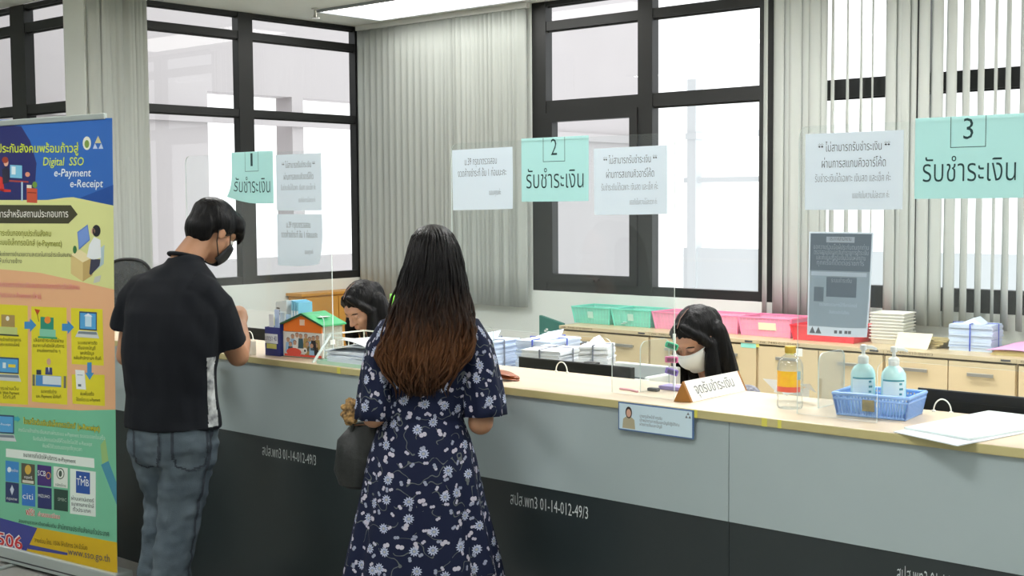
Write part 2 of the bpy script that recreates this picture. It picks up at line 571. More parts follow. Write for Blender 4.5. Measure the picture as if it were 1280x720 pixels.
# ------------------------------------------------------------------ ceiling lamps and sprinkler
def troffer(x0, x1, y0, y1, e, label, group):
    r = thing('ceiling_light', label, 'light', ((x0 + x1) / 2, (y0 + y1) / 2, ZC), 0, group)
    f = MB()
    for q in ((x0, x1, y0, y0 + .02), (x0, x1, y1 - .02, y1), (x0, x0 + .02, y0 + .02, y1 - .02), (x1 - .02, x1, y0 + .02, y1 - .02)):
        f.box(*q, ZC - .022, ZC - .0005)
    f.build('frame', grey_p, r)
    MB().box(x0 + .02, x1 - .02, y0 + .02, y1 - .02, ZC - .014, ZC - .003).build('diffuser', e, r)
troffer(-8.1, -5.9, 3.55, 4.25, lamp_c, 'bright ceiling light panel above the far corner blind', 'ceiling lights')
for x0, y0 in ((-4.4, 2.6), (-1.3, 2.6), (-6.6, .9), (-3.5, .9), (-.4, .9)):
    troffer(x0, x0 + 1.2, y0, y0 + .6, lamp_e, 'ceiling light panel out of view over the office desks', 'ceiling lights over the desks')
for x0, y0 in ((-6.0, -2.2), (-2.2, -2.2), (-9.5, -1.2), (-3.6, -4.6), (.4, -3.2)):
    troffer(x0, x0 + 1.2, y0, y0 + .6, lamp_f, 'ceiling light panel out of view over the waiting side', 'ceiling lights over the waiting side')
sp = MB()
c = Vector((-8.05, 3.5, ZC))
sp.lathe([(.03, -.001), (.03, -.008), (.012, -.012), (.008, -.05), (.014, -.055), (.014, -.06), (.004, -.075)], c, 16)
sp.lathe([(.004, -.072), (.034, -.074), (.036, -.078), (.004, -.08)], c, 16)
sp.box(c.x - .014, c.x - .009, c.y - .003, c.y + .003, ZC - .078, ZC - .045).box(c.x + .009, c.x + .014, c.y - .003, c.y + .003, ZC - .078, ZC - .045)
tag(sp.build('fire_sprinkler', steel, smooth=True, loc=c), 'small metal sprinkler head on the ceiling beside the light panel', 'sprinkler')

# ------------------------------------------------------------------ service counter
CT, CH, PZ = 1.05, 1.023, .716
cx0, cx1 = -8.5, 2.2
ctr = thing('service_counter', 'long service counter with pale wood top, grey front and charcoal base', 'counter', (-3, .2, 0))
tp = MB().box(cx0, cx1, 0, .44, CH, CT)
for i in range(len(tp.f)):
    if i in (2, 3): tp.m[i] = 1
tp.build('counter_top', [wood_top, wood_edge], ctr, bevel=.003)
SEAM = (-8.5, -5.15, -2.054, .95, 2.2)
for k in range(4):
    MB().box(SEAM[k] + .0012, SEAM[k + 1] - .0012, .014, .05, PZ, CH - .001).build('front_panel', panel_m, ctr)
    MB().box(SEAM[k] + .001, SEAM[k + 1] - .001, .018, .05, 0, PZ - .001).build('base_panel', plinth_m, ctr)
MB().box(cx0 + .02, cx1 - .02, .05, .40, 0, CH - .001).build('carcass', panel_m, ctr)
for ua, ub, va, vb in ((328, 395, 571.5, 583), (638, 735, 629, 648), (1121, 1230, 723, 745)):
    A = on_y(ua, va, .0165); B = on_y(ub, vb, .0165)
    A.z = B.z = .637
    t = MB(); put_text(t, 'สปส.พท3 01-14-012-49/3', A, B, (0, 0, 1), .060, bold=-.004)
    t.build('stencilled_number', stencil_m, ctr, recalc=False)
# inner desk behind the ledge
dk = thing('office_desk', 'pale staff desk running along the back of the counter', 'desk', (-3, .8, 0))
MB().box(-8.3, 2.2, .45, 1.05, .715, .74).build('desk_top', cabtop_m, dk, bevel=.002)
for x in (-8.2, -5.15, -2.05, .95, 2.1):
    MB().box(x - .015, x + .015, .47, 1.0, 0, .715).build('desk_leg', cab_m, dk)

for k, (ua, va, w_) in enumerate(((862, 511, .028), (952, 522, .018), (972, 525, .012), (421, 459, .02))):
    p = on_y(ua, va, -.001)
    tag(MB().box(p.x, p.x + w_, -.0008, .0, CH + .001, CT - .001).build('tape_strip', tape_y, loc=(p.x, 0, CH)),
        ('yellow tape bit on the counter edge beside the staff name sign', 'yellow tape bit on the counter edge under the alcohol bottle', 'narrow yellow tape bit just right of the one under the bottle', 'pale yellow tape bit on the counter edge under the paper pile')[k], 'tape')

# ------------------------------------------------------------------ acrylic screens
def rounded(x0, x1, z0, z1, r, ox0, ox1, oz):
    pts = [(x0, z0)]
    for k in range(6):
        a = PI - PI / 2 * k / 5; pts.append((x0 + r + r * math.cos(a), z1 - r + r * math.sin(a)))
    for k in range(6):
        a = PI / 2 - PI / 2 * k / 5; pts.append((x1 - r + r * math.cos(a), z1 - r + r * math.sin(a)))
    pts += [(x1, z0), (ox1, z0)]
    for k in range(6):
        a = PI / 2 * k / 5; pts.append((ox1 - r + r * math.cos(a), oz - r + r * math.sin(a)))
    for k in range(6):
        a = PI / 2 + PI / 2 * k / 5; pts.append((ox0 + r + r * math.cos(a), oz - r + r * math.sin(a)))
    pts.append((ox0, z0))
    return pts
def screen(x0, x1, ox0, ox1, label, feet, ys=.12, zt=1.905, gusset=None):
    r = thing('acrylic_screen', label, 'screen', ((x0 + x1) / 2, ys, CT), 0, 'clear acrylic counter screens')
    pts = rounded(x0, x1, CT + .001, zt, .03, ox0, ox1, 1.232)
    MB().prism([(x, ys, z) for x, z in pts], (0, .004, 0), 0, 1).build('clear_panel', [acryl, acryl_edge], r)
    for fx, fy in feet:
        q = [(fx, fy, CT + .001), (fx, fy, 1.18)]
        for k in range(6):
            a = PI - PI / 2 * k / 5; q.append((fx, fy + .03 + .03 * math.cos(a), 1.19 + .03 * math.sin(a)))
        for k in range(6):
            a = PI / 2 - PI / 2 * k / 5; q.append((fx, fy + .14 + .03 * math.cos(a), 1.19 + .03 * math.sin(a)))
        q.append((fx, fy + .17, CT + .001))
        MB().prism(q, (.004, 0, 0), 0, 1).build('side_foot', [acryl, acryl_edge], r)
    if gusset: MB().prism([(gusset, .02, CT + .001), (gusset, ys - .001, 1.165), (gusset, ys - .001, 1.15), (gusset, .034, CT + .001)], (.005, 0, 0), 1).build('side_foot', [acryl, acryl_edge], r)
    return r
screen(-4.98, -3.985, -4.72, -4.04, 'clear acrylic screen at window 1 behind the man', ((-4.85, .13),), gusset=-4.0)
screen(-3.31, -2.325, -3.235, -2.575, 'clear acrylic screen in the middle carrying the number 2 sign', ((-3.27, .13), (-2.51, .19)))
screen(-1.885, -.89, -1.63, -1.15, 'clear acrylic screen at the right carrying the number 3 sign', ((-1.885, .25), (-1.0, .13)))

# ------------------------------------------------------------------ paper signs taped to the screens
def sheet(x0, x1, z0, z1, y, m, name, label, cat, group=None, curl=0.0, tilt=0.0, lean=0.0, texts=(), extra=None, ca=1):
    """A sheet of paper in the x-z plane facing the waiting side. curl lifts the lower corner on side ca."""
    cx, cz = (x0 + x1) / 2, (z0 + z1) / 2
    def P(a, b, e=0.0):                       # a, b in 0..1, e = lift off the sheet
        x = x0 + (x1 - x0) * a; z = z0 + (z1 - z0) * b
        dx, dz = x - cx, z - cz
        k = max(0, (a if ca > 0 else 1 - a) + (1 - b) - 1.35)
        yy = y - .0004 * math.sin(PI * b) * math.sin(PI * a) - curl * k * k - e
        zz = cz + dz * math.cos(tilt) + dx * math.sin(tilt) + curl * k * k * .8
        xx = cx + dx * math.cos(tilt) - dz * math.sin(tilt) + lean * (1 - b) * (.35 + .65 * a) - (curl * k * k * .3 if ca > 0 else -curl * k * k * .3)
        return Vector((xx, yy, zz))
    g = MB(); n = 12
    g.add([P(i / n, j / n) for j in range(n + 1) for i in range(n + 1)], [(j * (n + 1) + i, j * (n + 1) + i + 1, (j + 1) * (n + 1) + i + 1, (j + 1) * (n + 1) + i) for j in range(n) for i in range(n)])
    o = g.build(name, m, smooth=True, loc=(cx, y, z0), sharp=0)
    tag(o, label, cat, group)
    W, H = x1 - x0, z1 - z0
    mats = [ink, ink_g, aqua_line, notice_m, poster_m, poster_d]
    inv = Vector(o.location)
    for s, a0, a1, b, size, mi in texts:
        t = MB()
        vs_, fs_, tx0, tx1 = text_geo(s, -.006 if mi == 2 else -.010)
        t.add([P(a0 + (v.x - tx0) / (tx1 - tx0) * (a1 - a0), b + v.y * size / H, .0016) - inv for v in vs_], fs_, mi)
        t.build('text_line', mats, o, local=True, recalc=False)
    if extra:
        t = MB(); extra(t, P)
        t.v = [v - inv for v in t.v]
        t.build('printed_frame', mats, o, local=True, recalc=False)
    return o
def tab(t, P):
    a0, a1, b0 = .335, .66, .62
    for q in (((a0, b0), (a1, b0), (a1, b0 + .008), (a0, b0 + .008)), ((a0, b0), (a0 + .006, b0), (a0 + .006, .995), (a0, .995)), ((a1 - .006, b0), (a1, b0), (a1, .995), (a1 - .006, .995))):
        t.poly([P(a, b, .001) for a, b in q], 2)
NUM = 'รับชำระเงิน'
YS_ = .117
sheet(-2.965, -2.667, 1.690, 1.910, YS_, aqua_m, 'counter_sign', 'aqua paper sign with number 2 on the middle screen', 'sign', None, .003, 0,
      texts=((NUM, .08, .93, .21, .088, 2), ('2', .455, .545, .72, .082, 2)), extra=tab)
sheet(-1.525, -1.225, 1.690, 1.912, YS_, aqua_m, 'counter_sign', 'aqua paper sign with number 3 at the right edge', 'sign', None, .003, 0,
      texts=((NUM, .08, .93, .21, .088, 2), ('3', .455, .545, .72, .082, 2)), extra=tab)
sheet(-4.63, -4.345, 1.690, 1.912, YS_, aqua_m, 'counter_sign', 'aqua paper sign with number 1 behind the man', 'sign', None, .09, 0,
      texts=((NUM, .08, .93, .21, .088, 2), ('1', .475, .525, .72, .082, 2)), extra=tab, ca=-1)
NA = (('** ไม่สามารถรับชำระเงิน **', .14, .87, .76, .035, 0), ('ผ่านการสแกนคิวอาร์โค้ด', .18, .83, .55, .036, 0), ('รับชำระเงินได้เฉพาะ เงินสด และเช็ค ค่ะ', .11, .88, .365, .031, 1), ('ขออภัยในความไม่สะดวก ค่ะ', .5, .87, .15, .025, 1))
NB = (('ม.39 กรุณาตรวจสอบ', .22, .75, .74, .037, 0), ('งวดค้างชำระที่ ชั้น 1 ก่อนนะคะ', .1, .9, .55, .037, 0), ('ขอบคุณค่ะ', .62, .81, .24, .026, 0))
NG = 'white notices taped to the screens'
sheet(-3.30, -3.005, 1.662, 1.882, YS_, notice_m, 'paper_notice', 'white notice with two lines of writing left of the number 2 sign', 'notice', NG, .006, .01, texts=NB)
sheet(-2.645, -2.35, 1.645, 1.866, YS_, notice_m, 'paper_notice', 'white notice with four lines of writing right of the number 2 sign', 'notice', NG, .004, .008, texts=NA)
sheet(-1.862, -1.558, 1.660, 1.882, YS_, notice_m, 'paper_notice', 'white notice with four lines of writing left of the number 3 sign', 'notice', NG, .004, .0, texts=NA)
sheet(-4.325, -4.035, 1.660, 1.893, YS_, notice_m, 'paper_notice', 'upper white notice of the pair right of the number 1 sign', 'notice', NG, .004, 0, texts=NA)
sheet(-4.325, -4.035, 1.43, 1.645, YS_, notice_m, 'paper_notice', 'lower white notice of the pair right of the number 1 sign', 'notice', NG, .04, 0, texts=NB)


def poster_extra(t, P):
    def q(a0, a1, b0, b1, mi, e=.0014):
        k = 10
        t.add([P(a0 + (a1 - a0) * i / k, b0 + (b1 - b0) * j / k, e) for j in range(k + 1) for i in range(k + 1)], [(j * (k + 1) + i, j * (k + 1) + i + 1, (j + 1) * (k + 1) + i + 1, (j + 1) * (k + 1) + i) for j in range(k) for i in range(k)], mi)
    q(.025, .975, .088, .985, 4, .0006); q(.025, .975, .63, .985, 5, .0009); q(.3, .78, .38, .57, 5, .0009); q(.1, .26, .33, .47, 5, .0009)
    q(.28, .72, .9, .955, 3); q(.05, .93, .58, .618, 3)
    for a in (.04, .14): t.poly([P(a, .02, .0015), P(a + .1, .02, .0015), P(a + .05, .085, .0015)], 1)
    for a in (.45, .53, .62, .68): q(a, a + .05, .03, .06, 1, .0015)
sheet(-1.842, -1.640, 1.292, 1.596, .108, notice_m, 'printed_poster', 'grey printed poster with white border taped low on the number 3 screen', 'poster', None, .015, 0.0, -.012,
      texts=(('ประกาศสำนักงาน', .33, .67, .918, .016, 1), ('ขอความร่วมมือผู้ประกันตนทุกท่าน', .08, .94, .835, .02, 3), ('ตรวจสอบข้อมูลก่อนทำรายการชำระเงิน', .09, .94, .785, .02, 3), ('และเก็บใบเสร็จรับเงินไว้เป็นหลักฐาน', .13, .9, .735, .02, 3), ('ทุกครั้งที่ติดต่อราชการ', .14, .88, .685, .02, 3), ('ระบบชำระเงิน', .38, .7, .52, .018, 3), ('ตรวจสอบรายการได้ที่เคาน์เตอร์', .2, .8, .29, .014, 3), ('สำนักงานประกันสังคม', .36, .68, .22, .014, 3)), extra=poster_extra)
# ------------------------------------------------------------------ low cabinets along the back wall
SE = (-5.86, -5.07, -4.23, -3.37, -2.586, -1.78, -.97, -.16)
CABL = ('pale wood low cabinet under the two green baskets', 'pale wood low cabinet behind the masked clerk', 'pale wood low cabinet with sticky notes under the pink and red baskets',
        'pale wood low cabinet under the tied paper bundle', 'pale wood low cabinet cut by the right edge under the pink paper', 'pale wood low cabinet beyond the right edge', 'pale wood low cabinet last beyond the right edge')
def cabinet(i):
    x0, x1 = SE[i] + .003, SE[i + 1] - .003
    r = thing('low_cabinet', CABL[i], 'cabinet', ((x0 + x1) / 2, 4.12, 0), 0, 'row of low cabinets')
    MB().box(x0, x1, 3.90, 4.38, .05, .772).box(x0 + .02, x1 - .02, 3.93, 4.36, 0, .05).build('carcass', cab_m, r)
    MB().box(x0 - .002, x1 + .002, 3.875, 4.385, .775, .80).build('cabinet_top', cabtop_m, r, bevel=.002)
    MB().box(x0 + .003, x1 - .003, 3.893, 3.9, .765, .775).build('shadow_gap', dark_gap, r)
    xm = (x0 + x1) / 2
    for a, b in ((x0 + .006, xm - .003), (xm + .003, x1 - .006)):
        d = MB().box(a, b, 3.88, 3.90, .06, .762).build('door', cab_m, r, bevel=.002)
        h = MB(); hx = (a + b) / 2
        h.box(hx - .075, hx + .075, 3.858, 3.866, .685, .705).box(hx - .07, hx - .06, 3.866, 3.88, .688, .702).box(hx + .06, hx + .07, 3.866, 3.88, .688, .702)
        h.build('handle', steel, d, bevel=.002)
    MB().box(x1 - .085, x1 - .03, 3.872, 3.875, .783, .793).build('name_plate', dkgrey_p, r)
    t = MB(); put_text(t, 'คพ. 7440-010-0049/3', (x0 + .02, 3.8742, .783), (x0 + .3, 3.8742, .783), (0, 0, 1), .02)
    t.build('stencilled_number', dark_gap, r, recalc=False)
for i in range(7): cabinet(i)
sticky = [mat('teal sticky note', (150, 222, 205), .8), mat('yellow sticky note', (222, 214, 110), .8), mat('white sticky note', (238, 238, 230), .8)]
for (ua, ub, va, vb, k, lab) in ((926, 945, 427, 434, 0, 'teal sticky note at the top of a cabinet door behind the masked clerk'), (945, 949, 427, 434, 1, 'thin yellow sticky note touching the teal one'),
                             (982, 992, 436, 443, 1, 'square yellow sticky note on the door above the alcohol bottle'), (993, 1003, 436, 445, 2, 'white sticky note beside the square yellow one')):
    A, B = on_y(ua, vb, 3.879), on_y(ub, va, 3.879)
    tag(MB().box(A.x, B.x, 3.8785, 3.8795, A.z, B.z).build('sticky_note', sticky[k], loc=(A.x, 3.879, A.z)), lab, 'note', 'sticky notes on the cabinet doors')

def plastic(name, rgb, a):
    return mat(name, rgb, .35, alpha=a, var=.04, scale=12)
teal_r, teal_w = plastic('teal plastic rim', (124, 222, 200), 1), plastic('teal plastic mesh', (150, 230, 212), .66)
pink_r, pink_w = plastic('pink plastic rim', (246, 150, 188), 1), plastic('pink plastic mesh', (250, 180, 208), .68)
red_r, red_w = plastic('red plastic rim', (236, 70, 84), 1), plastic('red plastic mesh', (240, 84, 96), .85)
def basket(x0, x1, y0, y1, z0, z1, rim, wall, label, group, card=None, tp=.018):
    r = thing('plastic_basket', label, 'basket', ((x0 + x1) / 2, (y0 + y1) / 2, z0), 0, group)
    g = MB()
    b = [(x0 + tp, y0 + tp), (x1 - tp, y0 + tp), (x1 - tp, y1 - tp), (x0 + tp, y1 - tp)]
    t = [(x0, y0), (x1, y0), (x1, y1), (x0, y1)]
    g.add([(p[0], p[1], z0 + .002) for p in b] + [(p[0], p[1], z1 - .004) for p in t], [(0, 1, 2, 3)] + [(i, (i + 1) % 4, 4 + (i + 1) % 4, 4 + i) for i in range(4)])
    g.build('basket_wall', wall, r, solid=.002)
    g = MB()
    for q in ((x0 - .006, x1 + .006, y0 - .006, y0 + .006), (x0 - .006, x1 + .006, y1 - .006, y1 + .006), (x0 - .006, x0 + .006, y0 + .006, y1 - .006), (x1 - .006, x1 + .006, y0 + .006, y1 - .006)):
        g.box(*q, z1 - .008, z1)
    for i in range(4): g.tube([(b[i][0], b[i][1], z0 + .001), (t[i][0], t[i][1], z1 - .006)], .006, 8)
    n = int((x1 - x0) / .028)
    for k in range(1, n):
        f = k / n
        for yb, yt in ((y0 + tp, y0), (y1 - tp, y1)):
            g.tube([(x0 + tp + (x1 - x0 - 2 * tp) * f, yb, z0 + .002), (x0 + (x1 - x0) * f, yt, z1 - .006)], .0016, 5)
    for zf in (.3, .6):
        zz = z0 + (z1 - z0) * zf; e = tp * (1 - zf)
        g.tube([(x0 + e, y0 + e, zz), (x1 - e, y0 + e, zz)], .0016, 5).tube([(x1 - e, y0 + e, zz), (x1 - e, y1 - e, zz)], .0016, 5).tube([(x0 + e, y0 + e, zz), (x0 + e, y1 - e, zz)], .0016, 5)
    g.build('rim', rim, r)
    if card:
        cx, cw, cm = card
        zc = (z0 + z1) / 2 + .005
        MB().prism([(cx - cw, y0 + tp * .72 - .008, zc - .024), (cx + cw, y0 + tp * .72 - .008, zc - .024), (cx + cw, y0 + tp * .3 - .008, zc + .024), (cx - cw, y0 + tp * .3 - .008, zc + .024)], (0, .001, 0)).build('name_card', cm, r)
    return r
G1 = 'plastic baskets on the low cabinets'
card_m = mat('cream card', (226, 232, 204), .8)
badge = mat('faint sticker', (190, 226, 216), .8)
basket(-5.91, -5.565, 4.09, 4.36, .80, .925, teal_r, teal_w, 'left green plastic basket on the low cabinet by the window', G1, (-5.74, .025, badge))
basket(-5.55, -5.21, 4.09, 4.36, .80, .925, teal_r, teal_w, 'right green plastic basket next to the first pink basket', G1, (-5.38, .025, badge))
basket(-5.19, -4.86, 4.09, 4.36, .80, .922, pink_r, pink_w, 'pink plastic basket half hidden left of the masked clerk\'s head', G1)
basket(-4.84, -4.50, 4.09, 4.36, .80, .925, pink_r, pink_w, 'middle pink plastic basket just right of the masked clerk\'s head', G1, (-4.78, .03, card_m))
basket(-4.485, -4.095, 4.07, 4.36, .80, .928, pink_r, pink_w, 'rightmost pink plastic basket with a cream card next to the red basket', G1, (-4.27, .065, card_m))
basket(-4.07, -3.63, 4.02, 4.36, .80, .90, red_r, red_w, 'red plastic basket behind the grey poster', G1)
for (x, y, a, lab) in ((-5.42, 4.2, .3, 'loose white papers lying in the right green basket'), (-4.66, 4.2, -.2, 'loose white papers lying in the middle pink basket'), (-5.72, 4.22, .1, 'loose white papers lying in the left green basket')):
    g = MB()
    for k in range(4):
        M = Matrix.Translation((x + .004 * k, y - .003 * k, .806 + .006 * k)) @ Matrix.Rotation(a + .12 * k, 4, 'Z') @ Matrix.Rotation(.06 * (k % 2), 4, 'Y')
        g.box(-.09, .09, -.065, .065, 0, .003, M=M)
    tag(g.build('loose_papers', paper_m, loc=(x, y, .804)), lab, 'papers')

# stack of white trays
wt = mat('white tray plastic', (236, 236, 228), .45, var=.02)
ORD = ('bottom', 'second from bottom', 'third from bottom', 'fourth from bottom', 'fifth from bottom', 'fourth from top', 'third from top', 'second from top', 'topmost')
tray0 = None
for k in range(9):
    z = .8 + k * .0195
    if tray0 is None:
        g = MB()
        x0, x1, y0, y1 = -.105, .105, -.09, .09
        b = [(x0 + .012, y0 + .012), (x1 - .012, y0 + .012), (x1 - .012, y1 - .012), (x0 + .012, y1 - .012)]; t = [(x0, y0), (x1, y0), (x1, y1), (x0, y1)]
        g.add([(p[0], p[1], .001) for p in b] + [(p[0], p[1], .036) for p in t], [(0, 1, 2, 3)] + [(i, (i + 1) % 4, 4 + (i + 1) % 4, 4 + i) for i in range(4)])
        o = g.build('plastic_tray', wt, local=True, solid=.0015)
        r2 = MB()
        for q in ((x0 - .006, x1 + .006, y0 - .006, y0), (x0 - .006, x1 + .006, y1, y1 + .006), (x0 - .006, x0, y0, y1), (x1, x1 + .006, y0, y1)): r2.box(*q, .031, .037)
        c_ = r2.build('rim', wt, o, local=True)
        tray0 = o
    else:
        o = tray0.copy(); COL.objects.link(o)
        c_ = tray0.children[0].copy(); COL.objects.link(c_); c_.parent = o
    o.location = (-3.485 + .003 * (k % 3), 4.235, z)
    o.rotation_euler = (0, 0, .05 + .02 * (k % 2))
    tag(o, 'white plastic tray, %s in the stack beside the grey poster' % ORD[k], 'tray', 'stack of white trays')

# paper bundles
string_b = mat('blue string', (70, 90, 190), .7)
string_w = mat('grey string', (120, 128, 140), .7)
def bundle(name, label, loc, rot, w, d, h, m, st, group=None, peak=True, seed=1):
    rr = random.Random(seed)
    r = thing(name, label, 'papers', loc, rot, group)
    g = MB(); z = 0.0
    while z < h - .004:
        t = rr.uniform(.006, .016); t = min(t, h - z)
        j = .005
        g.box(-w / 2 + rr.uniform(-j, j), w / 2 + rr.uniform(-j, j), -d / 2 + rr.uniform(-j, j), d / 2 + rr.uniform(-j, j), z, z + t - .001); z += t
    if peak:
        g.prism([(-w * .3, -d * .3, z), (w * .25, -d * .4, z), (-.02, d * .1, z + .03)], (.01, d * .45, .004))
    g.build('sheets', m, r, local=True)
    s = MB()
    e = .003
    for q in ((-.004, .004, -d / 2 - .009, -d / 2 - .006, 0, h + e), (-.004, .004, d / 2 + .006, d / 2 + .009, 0, h + e), (-.004, .004, -d / 2 - .009, d / 2 + .009, h + e, h + e + .003)): s.box(*q)
    for q in ((-w / 2 - .009, -w / 2 - .006, -.004, .004, 0, h + e), (w / 2 + .006, w / 2 + .009, -.004, .004, 0, h + e), (-w / 2 - .009, w / 2 + .009, -.004, .004, h + e, h + e + .003)): s.box(*q)
    s.build('string', st, r, local=True)
    return r
wtb = thing('work_table', 'pale table behind the desk carrying tied paper stacks', 'table', (-4.8, 1.75, 0))
MB().box(-5.95, -3.62, 1.42, 2.3, .715, .745).build('table_top', cabtop_m, wtb, bevel=.002)
for x in (-5.9, -3.67):
    for y in (1.47, 2.25): MB().box(x - .025, x + .025, y - .025, y + .025, 0, .715).build('leg', cab_m, wtb)
GP = 'tied paper bundles'
bundle('paper_bundle', 'tall bluish tied paper bundle closest to the woman\'s right shoulder', (-4.56, 1.66, .745), .12, .24, .30, .225, paper_b, string_w, GP, True, 2)
bundle('paper_bundle', 'tall bluish tied paper bundle with blue edge behind the wide black monitor', (-4.27, 1.84, .745), .12, .21, .30, .235, paper_b, string_b, GP, True, 5)
bundle('paper_bundle', 'lower white tied paper bundle in front of the dark green board', (-4.03, 1.58, .745), .2, .21, .26, .225, paper_m, string_w, GP, False, 8)
bundle('paper_bundle', 'crooked white paper bundle beside the first low cabinet', (-3.785, 1.62, .745), .45, .14, .2, .255, paper_m, string_w, GP, True, 11)
bundle('paper_bundle', 'white paper bundle tied with blue string on the right low cabinet', (-2.945, 4.2, .80), .08, .25, .21, .155, paper_b, string_b, GP, True, 21)

# brown envelopes and folders on the cabinets
br = mat('brown card', (176, 160, 112), .8, var=.05)
cream = mat('cream card folder', (226, 218, 190), .8, var=.03)
for k in range(4):
    g = MB()
    M = Matrix.Translation((-3.25 + .01 * k, 4.19, .8045 + .012 * k)) @ Matrix.Rotation(.10 * k - .1, 4, 'Z') @ Matrix.Rotation(.02, 4, 'Y')
    g.box(-.12, .12, -.1, .1, 0, .006, M=M).box(-.12, .12, -.1, .1, .0065, .0095, M=M)
    tag(g.build('brown_folder', br, loc=(-3.25, 4.19, .8 + .012 * k)), 'brown card folder, %s of the pile left of the tied bundle' % ('bottom', 'second from bottom', 'second from top', 'topmost')[k], 'folder', 'pile of brown folders')
g = MB()
A, B, C_, D_ = on_y(1118, 436, 4.02), on_y(1159, 441, 4.0), on_y(1166, 418, 4.1), on_y(1123, 415.5, 4.1)
A.z = max(A.z, .802); B.z = max(B.z, .802)
g.prism([A, B, C_, D_], (0, .004, .002))
tag(g.build('cream_folder', cream, loc=A), 'cream card folder leaning against the pile of brown folders', 'folder')
pk = mat('pink paper', (226, 168, 208), .8); yl = mat('pale yellow paper', (226, 214, 150), .8)
g = MB()
for k in range(5): g.box(-2.78 + .004 * k, -2.45 + .003 * k, 4.0 + .003 * k, 4.28, .8005 + .005 * k, .805 + .005 * k)
tag(g.build('yellow_paper_stack', yl, loc=(-2.62, 4.14, .8)), 'stack of pale yellow paper at the right edge', 'papers')
g = MB(); n = 8
g.add([(-2.80 + .38 * i / n, 3.98 + .3 * j / n, .827 + .035 * math.sin(PI * min(1, i / n * 1.3)) * (.3 + .7 * j / n)) for j in range(n + 1) for i in range(n + 1)], [(j * (n + 1) + i, j * (n + 1) + i + 1, (j + 1) * (n + 1) + i + 1, (j + 1) * (n + 1) + i) for j in range(n) for i in range(n)])
tag(g.build('pink_paper', pk, smooth=True, loc=(-2.62, 4.14, .827), solid=.002, sharp=0), 'curved pink paper lying on the yellow stack', 'papers')

# dark green board and the brown corner cabinet
green_m = mat('dark green board', (40, 112, 100), .6, var=.06, scale=4)
q = [on_y(674, 394, 4.0), on_y(703, 404.5, 4.0), on_y(703, 404.5, 4.0), on_y(674, 394, 4.0)]
q[2] = Vector((q[1].x, 4.0, 0)); q[3] = Vector((q[0].x, 4.0, 0))
gb = thing('display_board', 'dark green board with a sloping top left of the low cabinets', 'board', (q[0].x, 4.0, 0))
MB().prism(q, (.0, .03, 0)).build('board', green_m, gb)
MB().box(q[0].x + .02, q[0].x + .2, 4.03, 4.2, 0, .03).build('foot', dkgrey_p, gb)
t = MB(); zz = q[0].z - .12
for dx, dz in ((.05, 0), (.065, .012), (.078, -.008)): t.box(q[0].x + dx, q[0].x + dx + .02, 3.997, 3.9995, zz + dz, zz + dz + .014)
t.build('white_tag', white_p, gb)
brw = mat('orange brown wood', (204, 146, 62), .45, var=.08, scale=3, stretch=(1, 1, .3))
wc = thing('corner_cabinet', 'orange brown wooden cabinet in the far corner behind the first clerk', 'cabinet', (-8.5, 4.0, 0))
MB().box(-8.6, -8.42, 3.62, 4.39, 0, .91).build('carcass', brw, wc)
MB().box(-8.61, -8.40, 3.60, 4.395, .911, .935).build('cabinet_top', brw, wc, bevel=.003)
for y0, y1 in ((3.63, 4.0), (4.01, 4.38)):
    d = MB().box(-8.419, -8.40, y0, y1, .04, .9).build('door', brw, wc, bevel=.002)
    MB().box(-8.40, -8.385, (y0 + y1) / 2 - .04, (y0 + y1) / 2 + .04, .7, .715).build('handle', steel, d)

# ------------------------------------------------------------------ things on the staff desk
def monitor(xc, w, zt, y, label, rot=0.0):
    r = thing('monitor', label, 'monitor', (xc, y, .74), rot, 'computer monitors')
    H = zt - .74
    b = MB(); b.box(-w / 2, w / 2, 0, .03, H - .32, H)
    b.prism([(-w * .33, 0, H - .29), (w * .33, 0, H - .29), (w * .33, 0, H - .03), (-w * .33, 0, H - .03)], (0, -.001, 0))
    b.build('back_shell', black_p, r, bevel=.006, local=True)
    MB().box(-w / 2 + .012, w / 2 - .012, .0305, .033, H - .30, H - .012).build('display', mat('display glass', (36, 48, 70), .15), r, local=True)
    MB().box(-w / 2 + .002, w / 2 - .002, -.004, .004, H - .0, H + .004).build('top_bezel', dkgrey_p, r, local=True)
    MB().box(-.035, .035, -.035, -.001, .01, H - .12).build('stand', black_p, r, bevel=.004, local=True)
    MB().box(-.12, .12, -.08, .11, 0, .012).build('base', black_p, r, bevel=.004, local=True)
monitor(-3.125, .555, 1.062, .6, 'wide black monitor seen from behind just right of the woman')
monitor(-1.42, .58, 1.09, .58, 'black monitor seen from behind at the lower right edge')
monitor(-5.30, .44, 1.066, .66, 'dark monitor seen from behind between the man and the blue card box')
pr = thing('printer', 'pale grey printer with open dark top beside the masked clerk', 'printer', (-2.99, .88, .74))
MB().box(-3.17, -2.86, .72, .96, .741, .945).build('body', mat('pale printer plastic', (214, 222, 224), .5), pr, bevel=.012)
g = MB()
g.box(-3.17, -2.86, .72, .75, .945, 1.0).box(-3.17, -2.86, .93, .96, .945, 1.03).box(-3.17, -3.14, .75, .93, .945, 1.01).box(-2.89, -2.86, .75, .93, .945, 1.01)
g.build('top_rim', white_p, pr, bevel=.006)
MB().box(-3.14, -2.89, .75, .93, .9455, .955).build('paper_slot', dkgrey_p, pr)
MB().prism([(-3.13, .925, .96), (-2.90, .925, .96), (-2.90, .76, 1.0), (-3.13, .76, 1.0)], (0, 0, .004)).build('smoked_cover', mat('smoked plastic', (96, 106, 114), .25), pr)
MB().box(-3.168, -3.11, .722, .76, 1.002, 1.05).build('latch_block', black_p, pr, bevel=.004)

